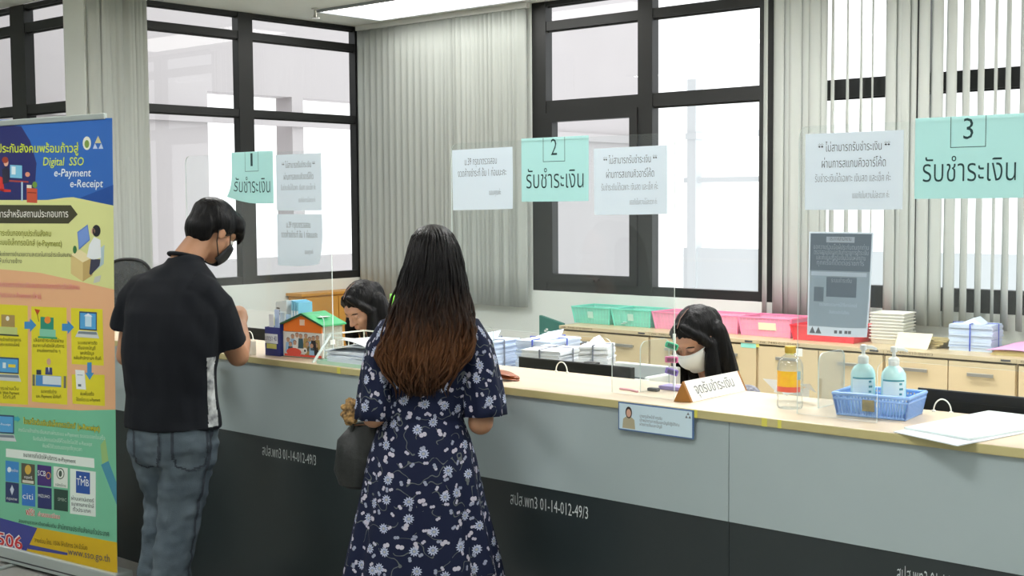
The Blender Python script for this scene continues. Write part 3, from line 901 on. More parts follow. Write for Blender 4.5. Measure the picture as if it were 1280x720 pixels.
wire = mat('white coated wire', (236, 240, 232), .4)
wr = thing('wire_tray', 'white wire letter tray in front of the first clerk', 'tray', (-4.55, .75, .74))
g = MB()
x0, x1, y0, y1 = -4.68, -4.38, .62, .92
for z in (.86, .96, 1.068):
    for a, b in (((x0, y0), (x1, y0)), ((x1, y0), (x1, y1)), ((x1, y1), (x0, y1)), ((x0, y1), (x0, y0))):
        g.tube([(a[0], a[1], z), (b[0], b[1], z)], .004, 8)
for k in range(9):
    xx = x0 + (x1 - x0) * k / 8
    g.tube([(xx, y0, .86), (xx, y0, 1.068)], .0025, 6); g.tube([(xx, y0, .86), (xx, y1, .86)], .0025, 6); g.tube([(xx, y0, .96), (xx, y1, .96)], .0025, 6)
for a in ((x0, y0), (x1, y0), (x1, y1), (x0, y1)): g.tube([(a[0], a[1], .7405), (a[0], a[1], 1.068)], .004, 8)
g.build('wire_frame', wire, wr)

# office chair at the far left
cp = on_y(158, 322, 1.62)
ch = thing('office_chair', 'dark mesh back office chair between the banner and the man', 'chair', (cp.x, 1.62, 0), R(20))
def arch(w, h0, h1, n=24, p=2.6):
    pts = [(-w, h0)]
    for k in range(n + 1):
        a = PI - PI * k / n
        pts.append((w * math.copysign(abs(math.cos(a)) ** (2 / p), math.cos(a)), h1 - .16 + .16 * abs(math.sin(a)) ** (2 / p)))
    pts.append((w, h0)); return pts
CHZ = cp.z
g = MB(); pts = arch(.2, .58, CHZ - .012); pts.append(pts[0])
g.tube([(x, .03 * math.cos(x * 6), z) for x, z in pts], .011, 8)
g.build('back_frame', black_p, ch, smooth=True, local=True)
mesh_m = mat('grey chair mesh', (70, 74, 76), .8, alpha=.78, var=.1, scale=30)
MB().prism([(x, .03 * math.cos(x * 6) - .002, z) for x, z in arch(.195, .585, CHZ - .017)], (0, .002, 0)).build('back_mesh', mesh_m, ch, local=True)
MB().box(-.22, .22, -.47, -.02, .46, .53).build('seat', mat('dark chair fabric', (34, 36, 40), .9), ch, local=True, bevel=.03)
MB().tube([(0, .05, .85), (0, .075, .62), (0, .03, .46), (0, -.2, .45)], .02, 10).build('back_bracket', black_p, ch, smooth=True, local=True)
MB().cyl((0, -.24, .1), (0, -.24, .46), .028).build('gas_lift', dkgrey_p, ch, smooth=True, local=True)
for k in range(5):
    a = 2 * PI * k / 5 + .3
    q = Vector((.28 * math.cos(a), -.24 + .28 * math.sin(a), .075))
    lg = MB().tube([(0, -.24, .11), q], [.026, .018], 10).build('leg', black_p, ch, smooth=True, local=True)
    MB().cyl(q + Vector((-.012, 0, -.045)), q + Vector((.012, 0, -.045)), .03).build('caster', dkgrey_p, lg, smooth=True, local=True)
for sx in (-1, 1):
    MB().tube([(sx * .24, -.32, .50), (sx * .26, -.3, .70), (sx * .26, -.1, .71)], .014, 8).box(sx * .26 - .03, sx * .26 + .03, -.36, -.06, .715, .735).build('armrest', dkgrey_p, ch, smooth=True, local=True)

lime = mat('lime green plastic', (120, 214, 70), .4)
bn = thing('ring_binder', 'lime green binder standing behind the first clerk', 'binder', (-5.63, 2.05, .745), R(50))
MB().box(-.035, .035, -.13, .13, 0.001, .39).build('cover', lime, bn, local=True, bevel=.004)
MB().box(-.018, .018, -.1315, -.1302, .22, .34).build('spine_label', white_p, bn, local=True)

# ------------------------------------------------------------------ things on the counter ledge
for (u, v, lab) in ((702, 467, 'small white wire hoop at the back edge before the wide black monitor'), (1178, 513, 'small white wire hoop at the back edge before the right monitor'), (312, 428, 'small white wire hoop before the dark left monitor')):
    p = on_y(u, v, .415); p.z = CT
    g = MB()
    g.tube([(p.x + .027 * math.cos(PI * k / 12), p.y, CT + .004 + .036 * math.sin(PI * k / 12)) for k in range(13)], .0022, 8)
    g.cyl((p.x + .027, p.y, CT), (p.x + .027, p.y, CT + .005), .006).cyl((p.x - .027, p.y, CT), (p.x - .027, p.y, CT + .005), .006)
    tag(g.build('wire_hoop', wire, smooth=True, loc=(p.x, p.y, CT)), lab, 'hoop')

# blue card box, white pad, donation house
navy = mat('navy card', (34, 48, 122), .55, var=.05)
cb = thing('card_box', 'navy blue card box with white label left of the donation house', 'box', (-4.325, .12, CT), R(2))
g = MB()
g.box(-.048, .048, -.04, .05, .0, .006).box(-.048, .048, -.04, -.036, .006, .12).box(-.048, .048, .046, .05, .006, .145).box(-.048, -.044, -.036, .046, .006, .12).box(.044, .048, -.036, .046, .006, .135)
g.build('box_wall', navy, cb, local=True)
MB().box(-.046, .034, -.0425, -.0402, .052, .092).build('white_label', paper_m, cb, local=True)
MB().box(-.036, .026, -.0425, -.0402, .03, .05).build('yellow_label', mat('olive yellow print', (206, 208, 120), .8), cb, local=True)
t = MB(); put_text(t, 'มาตรา 40', (-.042, -.0432, .064), (.03, -.0432, .064), (0, 0, 1), .03); t.build('lettering', navy, cb, local=True, recalc=False)
lb = mat('pale blue card', (186, 204, 232), .8)
for k, (x, h, tl) in enumerate(((-.026, .165, -.02), (-.01, .185, .0), (.008, .178, .01), (.025, .165, .02))):
    p = Matrix.Translation((-4.325, .12, CT)) @ Matrix.Rotation(R(2), 4, 'Z')
    M = p @ Matrix.Translation((x, -.02 + .015 * k, .007)) @ Matrix.Rotation(tl, 4, 'Y')
    g = MB().box(-.015, .015, 0, .001, 0, h, M=M)
    tag(g.build('leaflet', lb if k % 2 else paper_m, loc=p @ Vector((x, -.02 + .015 * k, .007))), ('leftmost pale leaflet standing in the navy card box', 'tallest pale blue leaflet in the navy card box', 'white leaflet second from right in the navy card box', 'rightmost pale blue leaflet in the navy card box')[k], 'leaflet', 'leaflets in the card box')
A = on_z(311, 443, CT)
tag(MB().box(-4.47, -4.41, .035, .05, CT + .0005, CT + .062).box(-4.409, -4.403, .03, .055, CT + .0005, CT + .06).build('white_pad', mat('cream pad', (244, 240, 226), .8), loc=(-4.44, .04, CT), bevel=.002), 'small cream paper pad at the man\'s elbow left of the blue box', 'pad')

dn = thing('donation_box', 'house shaped donation box with green roof, orange gable and photo front', 'box', (-4.165, .115, CT), R(8))
W2, DP, HE, HA = .106, .125, .137, .178
orange = mat('orange print', (240, 124, 42), .55)
groof = mat('green roof plastic', (58, 168, 108), .4)
dgreen = mat('dark green trim', (40, 92, 60), .5)
box_cl = clear('clear box plastic', (.90, .94, .92), .05, .02, haze=.22)
g = MB()
g.box(-W2, W2, 0, .003, 0, HE).box(-W2, W2, DP - .003, DP, 0, HE).box(-W2, -W2 + .003, .003, DP - .003, 0, HE).box(W2 - .003, W2, .003, DP - .003, 0, HE)
g.build('clear_body', box_cl, dn, local=True)
MB().prism([(-W2, -.004, HE - .03), (W2, -.004, HE - .03), (W2, -.004, HE), (0, -.004, HA), (-W2, -.004, HE)], (0, .004, 0)).build('gable', orange, dn, local=True)
g = MB()
for s in (-1, 1):
    g.prism([(0, -.012, HA + .002), (s * (W2 + .012), -.012, HE - .003), (s * (W2 + .012), -.012, HE + .003), (0, -.012, HA + .009)], (0, DP + .024, 0))
g.build('roof', groof, dn, local=True)
g = MB()
for s in (-1, 1):
    g.prism([(0, -.0135, HA), (s * (W2 + .013), -.0135, HE - .005), (s * (W2 + .013), -.0135, HE + .003), (0, -.0135, HA + .008)], (0, .0014, 0))
g.build('roof_trim', dgreen, dn, local=True)
MB().box(.03, .07, .03, .09, HE + .031, HE + .032).build('coin_slot', white_p, dn, local=True)
MB().box(-.013, .013, -.0062, -.0044, HE - .002, HE + .022).build('badge', mat('pale badge', (246, 214, 190), .7), dn, local=True)
ph = [mat('photo sky white', (222, 224, 220), .7), mat('photo dark hair', (40, 38, 42), .7), mat('photo skin', (190, 150, 124), .7), mat('photo shirt blue', (150, 190, 222), .7), mat('photo red', (222, 86, 70), .7), mat('photo ochre', (176, 150, 92), .7), mat('photo teal', (52, 88, 100), .7)]
g = MB(); rr = random.Random(4)
g.poly([(-W2 + .004, -.001, .012), (W2 - .004, -.001, .012), (W2 - .004, -.001, HE - .032), (-W2 + .004, -.001, HE - .032)], 0)
def disc(cx, cz, r, mi, e, n=12, sz=1.0): g.poly([(cx + r * math.cos(2 * PI * k / n), -.001 - e, cz + r * sz * math.sin(2 * PI * k / n)) for k in range(n)], mi)
for k, (cx, cz) in enumerate(((-.07, .085), (-.04, .092), (-.015, .088), (.02, .09), (.045, .078), (.07, .083), (.095, .086), (-.1, .07), (-.055, .06), (-.085, .052), (.03, .058), (.058, .052), (.085, .055))):
    e = .0004 + .0003 * (k % 6)
    cx *= .83
    g.poly([(cx - .016, -.001 - e, cz - .05), (cx + .016, -.001 - e, cz - .05), (cx + .012, -.001 - e, cz - .008), (cx - .012, -.001 - e, cz - .008)], (3, 0, 6, 5, 3, 1, 5)[k % 7])
    disc(cx, cz, .0095, 2, e + .0001); disc(cx, cz + .004, .0098, 1, e + .00005, 12, .75)
disc(-.05, .022, .042, 4, .003, 14, .4); disc(.012, .03, .013, 0, .0032); disc(.012, .03, .005, 1, .0034)
g.poly([(-W2 + .004, -.0045, .004), (W2 - .004, -.0045, .004), (W2 - .004, -.0045, .013), (-W2 + .004, -.0045, .013)], 4)
g.build('photo_print', ph, dn, local=True, recalc=False)
g = MB()
for x in (-W2, W2): g.box(x - .004, x + .004, -.003, .001, 0, HE - .03)
g.box(-W2 - .004, W2 + .004, -.003, .001, 0, .004)
g.build('front_frame', white_p, dn, local=True)
MB().box(-W2 - .006, W2 + .006, -.006, DP + .006, -.0, .002).build('base', dgreen, dn, local=True)
g = MB()
MB().box(W2 + .0005, W2 + .002, .045, .075, .055, .075).build('side_label', white_p, dn, local=True)

# brochures standing behind the donation house
fl = mat('magazine file grey', (206, 212, 214), .6); fl2 = mat('magazine file yellow green', (206, 212, 120), .6); fl3 = mat('blue folder', (112, 186, 216), .5)
mg = thing('magazine_file', 'pale grey magazine file standing behind the donation house', 'file', (-4.50, .33, CT), R(-8))
g = MB()
g.prism([(-.075, -.05, 0), (.035, -.05, 0), (.035, -.05, .215), (-.055, -.05, .205)], (0, .1, 0))
g.build('file_body', fl, mg, local=True, bevel=.002)
MB().prism([(-.077, -.051, 0.001), (-.05, -.051, 0.001), (-.05, -.051, .09), (-.066, -.051, .14)], (0, -.001, 0)).build('yellow_print', fl2, mg, local=True)
t = MB()
for k in range(3): t.box(-.045, -.02, -.052, -.0505, .15 + .012 * k, .156 + .012 * k)
t.build('printed_lines', dkgrey_p, mg, local=True)
for k in range(3):
    g = MB().box(-4.455 + .017 * k, -4.442 + .017 * k, .29, .37, CT + .0005, CT + .215 - .004 * k)
    g.box(-4.4535 + .017 * k, -4.4435 + .017 * k, .288, .2905, CT + .1, CT + .17, 1)
    tag(g.build('blue_folder', [fl3, paper_m], loc=(-4.45 + .017 * k, .33, CT), bevel=.001), ('left blue folder standing against the grey magazine file', 'middle blue folder standing behind the donation house', 'right blue folder standing behind the donation house')[k], 'folder', 'blue folders on the counter')

# paper pile with green tray before the first clerk
gt = mat('mint plastic', (190, 226, 204), .4)
g = MB()
g.box(-3.97, -3.62, .02, .27, CT, CT + .004)
for q in ((-3.97, -3.62, .02, .025), (-3.97, -3.62, .265, .27), (-3.97, -3.965, .025, .265), (-3.625, -3.62, .025, .265)): g.box(*q, CT + .004, CT + .014)
tag(g.build('mint_tray', gt, loc=(-3.79, .15, CT)), 'shallow mint green tray under the paper pile left of the woman', 'tray')
g = MB(); rr = random.Random(9)
for k in range(9):
    M = Matrix.Translation((-3.795 + rr.uniform(-.012, .012), .145 + rr.uniform(-.008, .008), CT + .005 + k * .0055)) @ Matrix.Rotation(rr.uniform(-.1, .1), 4, 'Z') @ Matrix.Rotation(.0, 4, 'X')
    g.box(-.145, .145, -.095, .095, 0, .0045, M=M)
tag(g.build('paper_pile', mat('blue white paper', (238, 246, 255), .85), loc=(-3.79, .145, CT)), 'thick bluish paper pile lying in the mint tray left of the woman', 'papers')
for k, (dx, rot, lab) in enumerate(((-.02, .25, 'loose white sheet on top of the paper pile, its left corner drooping'), (.05, -.12, 'loose white sheet curling over the right of the paper pile'))):
    g = MB(); n = 8
    M = Matrix.Translation((-3.795 + dx, .15, CT + .058 + .022 * k)) @ Matrix.Rotation(rot, 4, 'Z')
    g.add([M @ Vector((-.14 + .28 * i / n, -.1 + .2 * j / n, .018 * math.sin(PI * i / n + k))) for j in range(n + 1) for i in range(n + 1)], [(j * (n + 1) + i, j * (n + 1) + i + 1, (j + 1) * (n + 1) + i + 1, (j + 1) * (n + 1) + i) for j in range(n) for i in range(n)])
    tag(g.build('loose_sheet', paper_m, smooth=True, loc=(-3.795 + dx, .15, CT + .06), solid=.001, sharp=0), lab, 'papers')

# brown wallet by the woman's hand
leather = mat('brown leather', (136, 72, 38), .45, var=.2, scale=20, bump=.3, bscale=80)
g = MB()
M = Matrix.Translation((-3.10, .125, CT)) @ Matrix.Rotation(R(6), 4, 'Z')
for k, (zz, w_, tw) in enumerate(((.003, .10, 0), (.010, .098, .05), (.017, .088, -.06))):
    rings = []
    for i in range(13):
        t_ = -1 + 2 * i / 12
        hw = .045 * math.sqrt(max(.02, 1 - t_ * t_)) * (1 - .15 * k / 3)
        rings.append([M @ Vector((w_ * t_, hw * c_ + tw * .1 * t_, zz + .0035 * s_ + .012 * (1 - t_ * t_))) for c_, s_ in ((-1, 0), (-.7, .8), (0, 1), (.7, .8), (1, 0), (.7, -.8), (0, -1), (-.7, -.8))])
    g.ring_loft(rings)
tag(g.build('leather_wallet', leather, smooth=True, loc=(-3.10, .125, CT), sharp=60), 'brown leather wallet lying on the counter by the woman\'s right arm', 'wallet')

# staff name sign on the counter front
A, B = on_y(773, 502.5, -.004), on_y(867, 512, -.004)
zc = 1.047
sg = thing('staff_sign', 'pale blue staff name sign with a portrait hung on the counter front', 'sign', ((A.x + B.x) / 2, -.004, zc - .09))
MB().box(A.x, B.x, -.0045, -.001, zc - .09, zc).build('border', mat('blue border', (78, 112, 160), .5), sg)
MB().box(A.x + .004, B.x - .005, -.0052, -.0045, zc - .086, zc - .004).build('card', mat('pale blue card face', (204, 226, 236), .6), sg)
g = MB(); px = A.x + .042; pz = zc - .083
pm = [mat('portrait uniform', (176, 168, 140), .7), mat('portrait hair', (52, 42, 40), .7), mat('portrait skin', (214, 168, 146), .7)]
def blob(cx, cz, rx, rz, mi, e): g.poly([(cx + rx * math.cos(2 * PI * k / 16), -.0054 - e, cz + rz * math.sin(2 * PI * k / 16)) for k in range(16)], mi)
g.poly([(px - .025, -.0054, pz), (px + .025, -.0054, pz), (px + .022, -.0054, pz + .03), (px + .01, -.0054, pz + .038), (px - .01, -.0054, pz + .038), (px - .022, -.0054, pz + .03)], 0)
blob(px, pz + .052, .013, .019, 1, .0002); blob(px, pz + .05, .009, .013, 2, .0004)
g.build('portrait', pm, sg, recalc=False)
t = MB(); x = A.x + .085
for s, w_, dz in (('นางสาวเจ้าหน้าที่ การเงิน', .085, .042), ('เจ้าพนักงานการเงินและบัญชีปฏิบัติงาน', .15, .055), ('ฝ่ายการเงินและบัญชี', .085, .068)):
    put_text(t, s, (x, -.0056, zc - dz), (x + w_, -.0056, zc - dz), (0, 0, 1), .014)
t.build('lettering', ink_g, sg, recalc=False)
t = MB()
for dx, dz in ((-.008, -.014), (.004, -.014), (-.002, -.004)):
    t.poly([(B.x - .022 + dx, -.0056, zc - .012 + dz), (B.x - .012 + dx, -.0056, zc - .012 + dz), (B.x - .017 + dx, -.0056, zc - .003 + dz)])
t.build('emblem', ink_g, sg, recalc=False)

# triangular counter stand
ps = thing('triangular_stand', 'white triangular counter stand with a brown wooden end', 'stand', (-2.275, .26, CT), R(0))
wd = mat('brown wood end', (150, 100, 34), .45, var=.08, scale=6)
p0, p1, pa = on_z(842, 502, CT + .001), on_z(864, 503, CT + .001), on_y(853, 477, .1)
ax = Vector((.0, .34, 0))
MB().prism([p0 + ax * .03, p1 + ax * .03, pa + ax * .03], ax * .94).build('white_faces', mat('white gloss card', (240, 241, 238), .4), ps)
MB().prism([p0, p1, pa], ax * .03).build('wood_end', wd, ps)
MB().prism([p0 + ax * .97, p1 + ax * .97, pa + ax * .97], ax * .03).build('wood_end', wd, ps)
t = MB(); up = (pa - p1).normalized(); nrm = up.cross(ax.normalized()); nrm = nrm if nrm.x > 0 else -nrm
put_text(t, 'จุดรับชำระเงิน', p1 + ax * .14 + up * .022 + nrm * .0008, p1 + ax * .82 + up * .022 + nrm * .0008, up, .05)
t.build('lettering', ink_g, ps, recalc=False)

# stamp rack
b = on_z(835, 488, CT); sx, sy = b.x + .005, b.y + .03
sr = thing('stamp_rack', 'clear stamp rack with a violet base left of the triangular stand', 'rack', (sx, sy, CT))
MB().box(sx - .045, sx + .045, sy - .03, sy + .03, CT + .0005, CT + .014).build('base', mat('violet plastic', (150, 136, 190), .4), sr, bevel=.003)
MB().cyl((sx, sy, CT + .014), (sx, sy, CT + .19), .005).build('pole', white_p, sr, smooth=True)
g = MB()
for z in (CT + .075, CT + .115, CT + .155): g.cyl((sx - .012, sy - .006, z), (sx + .012, sy - .006, z), .003)
g.build('hook', white_p, sr, smooth=True)
for z, c_, tl, lab in ((CT + .15, (36, 178, 132), .35, 'green rubber stamp, topmost on the stamp rack'), (CT + .103, (206, 96, 150), .05, 'pink rubber stamp in the middle of the stamp rack'), (CT + .062, (128, 104, 190), .3, 'violet rubber stamp, lowest on the stamp rack')):
    M = Matrix.Translation((sx + .002, sy - .02, z)) @ Matrix.Rotation(R(41), 4, 'Z') @ Matrix.Rotation(tl, 4, 'Y')
    o = thing('rubber_stamp', lab, 'stamp', (sx + .002, sy - .02, z), 0, 'rubber stamps on the rack')
    MB().box(-.022, .022, -.011, .011, -.009, .012, M=M).build('body', mat('stamp ' + lab[:6], c_, .35), o, bevel=.004)
    MB().box(-.016, .016, -.0125, -.0112, -.005, .008, M=M).build('index_window', mat('dark stamp ' + lab[:6], tuple(int(v * .55) for v in c_), .4), o)
g = MB(); p = on_z(817, 489, CT)
g.box(p.x - .02, p.x + .02, p.y - .012, p.y + .012, CT + .0005, CT + .012)
tag(g.build('ink_pad', dkgrey_p, loc=p, bevel=.004), 'small dark grey ink pad beside the stamp rack', 'pad')
g = MB(); pkc = mat('pink clear plastic', (236, 176, 190), .3)
a, b = on_z(775, 487, CT), on_z(797, 491, CT)
g.tube([a + Vector((0, 0, .004)), (a + b) / 2 + Vector((0, .01, .004)), b + Vector((0, 0, .004))], .004, 8)
tag(g.build('pink_pen', pkc, smooth=True, loc=a), 'pink pen lying at the foot of the middle screen', 'pen')

# alcohol bottle and tissue
clear_b = clear('clear bottle', (.93, .96, .95), .07, .03, haze=.06)
bx_, by_ = -1.955, .205
bt = thing('alcohol_bottle', 'clear bottle with yellow and red label and gold cap', 'bottle', (bx_, by_, CT))
MB().lathe([(.002, .001), (.036, .001), (.04, .008), (.04, .02), (.038, .03), (.04, .04), (.04, .125), (.037, .142), (.028, .157), (.017, .165), (.0145, .168), (.0145, .175)], (bx_, by_, CT), 32).build('bottle_body', clear_b, bt, smooth=True)
g = MB().lathe([(.0172, .171), (.0172, .19), (.016, .192), (.001, .192)], (bx_, by_, CT), 28)
g.build('cap', mat('gold cap', (206, 172, 66), .35, .5), bt, smooth=True)
def band(r, z0, z1, a0, a1, n=20): 
    m_ = MB(); m_.ring_loft([[(bx_ + r * math.cos(a), by_ + r * math.sin(a), CT + z) for z in (z0, z1)] for a in [a0 + (a1 - a0) * k / n for k in range(n + 1)]], caps=False, closed=False); return m_
va = math.atan2(CAM.y - by_, CAM.x - bx_)
band(.0408, .07, .118, va - 1.25, va + .85).build('yellow_label', mat('yellow label', (248, 206, 40), .45, rgb2=(244, 176, 60), scale=40), bt, smooth=True, recalc=False)
band(.0408, .054, .07, va - 1.25, va + .85).build('red_label', mat('red label', (232, 104, 84), .45), bt, smooth=True, recalc=False)
band(.0409, .092, .118, va + .55, va + .85).build('blue_label', mat('grey blue label', (150, 186, 190), .45), bt, smooth=True, recalc=False)
g = MB(); rr = random.Random(5)
for k in range(7):
    c = Vector((-2.09 + .02 * k, .33 + .008 * (k % 3), CT + .012))
    pts = [c + Vector((rr.uniform(-.035, .035), rr.uniform(-.02, .02), rr.uniform(0, .055))) for _ in range(4)]
    for p in pts: p.z = max(p.z, CT + .001)
    g.add(pts, [(0, 1, 2), (1, 2, 3), (0, 2, 3), (0, 1, 3)])
tag(g.build('crumpled_tissue', paper_m, loc=(-1.93, .28, CT)), 'crumpled white tissue behind the alcohol bottle', 'tissue')

# blue basket with two pump bottles
bb = mat('light blue plastic', (138, 178, 236), .4, var=.03)
bk = thing('blue_basket', 'light blue plastic basket holding two hand gel bottles', 'basket', (-1.69, .265, CT), R(6))
hw, hd, hh = .112, .082, .066
g = MB()
g.box(-hw + .01, hw - .01, -hd + .01, hd - .01, 0.0005, .004)
def wallrib(p, q):
    L = (Vector(q) - Vector(p)).length; n = max(3, int(L / .0095))
    for k in range(n + 1):
        f = k / n; a = Vector(p).lerp(Vector(q), f)
        o_ = Vector((a.x * .1, a.y * .1, 0))
        g.tube([(a.x - o_.x, a.y - o_.y, .001), (a.x, a.y, hh - .004)], .0034 if k % 1 == 0 else .002, 6)
c4 = [(-hw, -hd, 0), (hw, -hd, 0), (hw, hd, 0), (-hw, hd, 0)]
for i in range(4): wallrib(c4[i], c4[(i + 1) % 4])
for i in range(4):
    p, q = Vector(c4[i]), Vector(c4[(i + 1) % 4])
    for z, r_, s_ in ((.004, .004, .9), (hh - .014, .004, .985), (hh, .0055, 1.0)):
        g.tube([Vector((p.x * s_, p.y * s_, z)), Vector((q.x * s_, q.y * s_, z))], r_, 8, cap_round=True)
g.build('basket_body', bb, bk, local=True, smooth=True)
MB().prism([(-.022, -hd + .002 - .0045, .02), (.014, -hd + .002 - .0045, .02), (.014, -hd - .0045, .054), (-.022, -hd - .0045, .054)], (0, -.001, 0)).build('gold_label', mat('gold printed label', (176, 160, 110), .5, rgb2=(120, 112, 84), scale=60), bk, local=True)
gel = mat('cyan hand gel', (206, 248, 248), .15, alpha=.93, var=.02)
lbl = mat('pale label', (228, 246, 246), .5)
def gelbottle(x, y, label):
    o = thing('gel_bottle', label, 'bottle', (x, y, CT + .006), 0, 'hand gel bottles in the blue basket')
    pf = [(.002, 0), (.033, .0), (.036, .006), (.036, .11), (.034, .122), (.026, .135), (.015, .143), (.013, .147)]
    MB().lathe(pf, (0, 0, 0), 28).build('bottle_body', gel, o, smooth=True, local=True)
    MB().lathe([(.0145, .143), (.016, .146), (.016, .163), (.0125, .167), (.006, .17), (.0045, .186)], (0, 0, 0), 20).build('collar', white_p, o, smooth=True, local=True)
    g = MB().lathe([(.003, .184), (.0095, .184), (.0105, .19), (.0095, .199), (.002, .201)], (0, 0, 0), 20)
    g.tube([(0, 0, .193), (.02, .018, .192), (.03, .027, .186)], [.006, .005, .0035], 8)
    g.build('pump_head', white_p, o, smooth=True, local=True)
    va = math.atan2(CAM.y - y, CAM.x - x)
    m_ = MB(); m_.ring_loft([[(.0368 * math.cos(a), .0368 * math.sin(a), z) for z in (.012, .105)] for a in [va - .95 + 1.9 * k / 16 for k in range(17)]], caps=False, closed=False)
    m_.build('label', lbl, o, smooth=True, local=True, recalc=False)
    t = MB()
    for k in range(5):
        a0 = va + .45
        t.ring_loft([[(.0372 * math.cos(a), .0372 * math.sin(a), z) for z in (.03 + .015 * k, .036 + .015 * k)] for a in (a0, a0 + .12, a0 + .25 + .1 * (k % 2))], caps=False, closed=False)
    t.ring_loft([[(.0372 * math.cos(a), .0372 * math.sin(a), z) for z in (.1, .105)] for a in [va - .95 + 1.9 * k / 16 for k in range(17)]], caps=False, closed=False)
    t.build('label_print', mat('teal print', (70, 150, 160), .5), o, smooth=True, local=True, recalc=False)
gelbottle(-1.742, .262, 'left hand gel pump bottle in the light blue basket')
gelbottle(-1.648, .268, 'right hand gel pump bottle in the light blue basket')

# papers at the right end
def flat(px, z, h, name, m, label, cat, dy=0):
    pts = [on_z(u, v, z) for u, v in px]
    g = MB(); g.prism(pts, (0, 0, h))
    return tag(g.build(name, m, loc=pts[0]), label, cat)
flat(((1117, 540.5), (1197, 558), (1285, 541), (1205, 523)), CT + .0008, .0025, 'paper_sheet', paper_m, 'lower white sheet sticking over the counter front edge at the right', 'papers')
o = flat(((1130, 536), (1212, 550.5), (1345, 528), (1236, 515)), CT + .004, .005, 'document_folder', mat('translucent folder', (222, 234, 234), .3, var=.05, scale=12), 'pale document folder lying on the sheet at the right end', 'folder')
# ------------------------------------------------------------------ people
skin_m = mat('skin', (176, 130, 100), .5, var=.04, scale=18, sub=.08)
skin_l = mat('light skin', (196, 150, 126), .5, var=.04, scale=18, sub=.08)
lip_m = mat('lips', (176, 96, 92), .5)
eye_w = mat('eye white', (232, 230, 226), .2)
eye_d = mat('dark iris', (36, 26, 22), .15)
def hairmat(name, top, mid=None, low=None, z0=0, z1=1):
    m = bpy.data.materials.new(name); m.use_nodes = True
    nt = m.node_tree; b = nt.nodes['Principled BSDF']
    b.inputs['Roughness'].default_value = .46
    b.inputs['Specular IOR Level'].default_value = .16
    tc = nt.nodes.new('ShaderNodeTexCoord'); mp = nt.nodes.new('ShaderNodeMapping')
    mp.inputs['Scale'].default_value = (90, 90, 3.0)
    nt.links.new(tc.outputs['Object'], mp.inputs[0])
    nz = nt.nodes.new('ShaderNodeTexNoise'); nz.inputs['Scale'].default_value = 1.6; nz.inputs['Detail'].default_value = 3
    nt.links.new(mp.outputs[0], nz.inputs['Vector'])
    bp = nt.nodes.new('ShaderNodeBump'); bp.inputs['Strength'].default_value = .55; bp.inputs['Distance'].default_value = .006
    nt.links.new(nz.outputs['Fac'], bp.inputs['Height']); nt.links.new(bp.outputs[0], b.inputs['Normal'])
    if mid is None:
        b.inputs['Base Color'].default_value = lin(top)
    else:
        sx = nt.nodes.new('ShaderNodeSeparateXYZ'); nt.links.new(tc.outputs['Object'], sx.inputs[0])
        ad = nt.nodes.new('ShaderNodeMath'); ad.operation = 'MULTIPLY_ADD'
        nt.links.new(nz.outputs['Fac'], ad.inputs[0]); ad.inputs[1].default_value = .22
        nt.links.new(sx.outputs[2], ad.inputs[2])
        mr = nt.nodes.new('ShaderNodeMapRange'); mr.inputs[1].default_value = z0 + .11; mr.inputs[2].default_value = z1 + .11
        nt.links.new(ad.outputs[0], mr.inputs[0])
        rp = nt.nodes.new('ShaderNodeValToRGB')
        e = rp.color_ramp.elements
        e[0].position = 0; e[0].color = lin(low)
        e[1].position = 1; e[1].color = lin(top)
        q = e.new(.45); q.color = lin(mid)
        q = e.new(.72); q.color = lin(tuple(int((a * .6 + c * .4)) for a, c in zip(top, mid)))
        nt.links.new(mr.outputs[0], rp.inputs[0]); nt.links.new(rp.outputs[0], b.inputs['Base Color'])
    MATS[name] = m
    return m

def basis(fwd, up=(0, 0, 1)):
    f = Vector(fwd).normalized(); r = f.cross(Vector(up)).normalized(); u = r.cross(f)
    return Matrix((r, f, u)).transposed().to_4x4()        # columns: right, forward, up
def ringpts(c, rt, fw, a, b, n=28, p=2.3):
    c = Vector(c); out = []
    for k in range(n):
        t = 2 * PI * k / n
        ct, st = math.cos(t), math.sin(t)
        out.append(c + Vector(rt) * (a * math.copysign(abs(ct) ** (2 / p), ct)) + Vector(fw) * (b * math.copysign(abs(st) ** (2 / p), st)))
    return out
def head(mb, c, B, s=1.0):
    T = Matrix.Translation(c) @ B @ Matrix.Scale(s, 4)
    def E(p, r): 
        mb.ell(T @ Vector(p), [v * s for v in r], B.to_3x3().to_4x4(), 18, 12)
    E((0, -.012, .032), (.074, .092, .08)); E((0, .025, -.03), (.061, .064, .076)); E((0, .048, -.088), (.03, .03, .024))
    E((0, .05, .028), (.056, .042, .03)); E((-.03, .062, -.03), (.024, .022, .022)); E((.03, .062, -.03), (.024, .022, .022))
    mb.tube([T @ Vector((0, .083, .005)), T @ Vector((0, .1, -.022)), T @ Vector((0, .105, -.034))], [.007 * s, .0095 * s, .0115 * s], 10, cap_round=True)
    E((-.012, .093, -.037), (.009, .01, .008)); E((.012, .093, -.037), (.009, .01, .008))
    E((0, .085, -.062), (.022, .011, .0065)); E((0, .084, -.072), (.02, .011, .0065))
    for sx in (-1, 1):
        E((sx * .076, -.008, -.008), (.009, .019, .031)); E((sx * .079, -.014, .002), (.008, .014, .018))
    return T
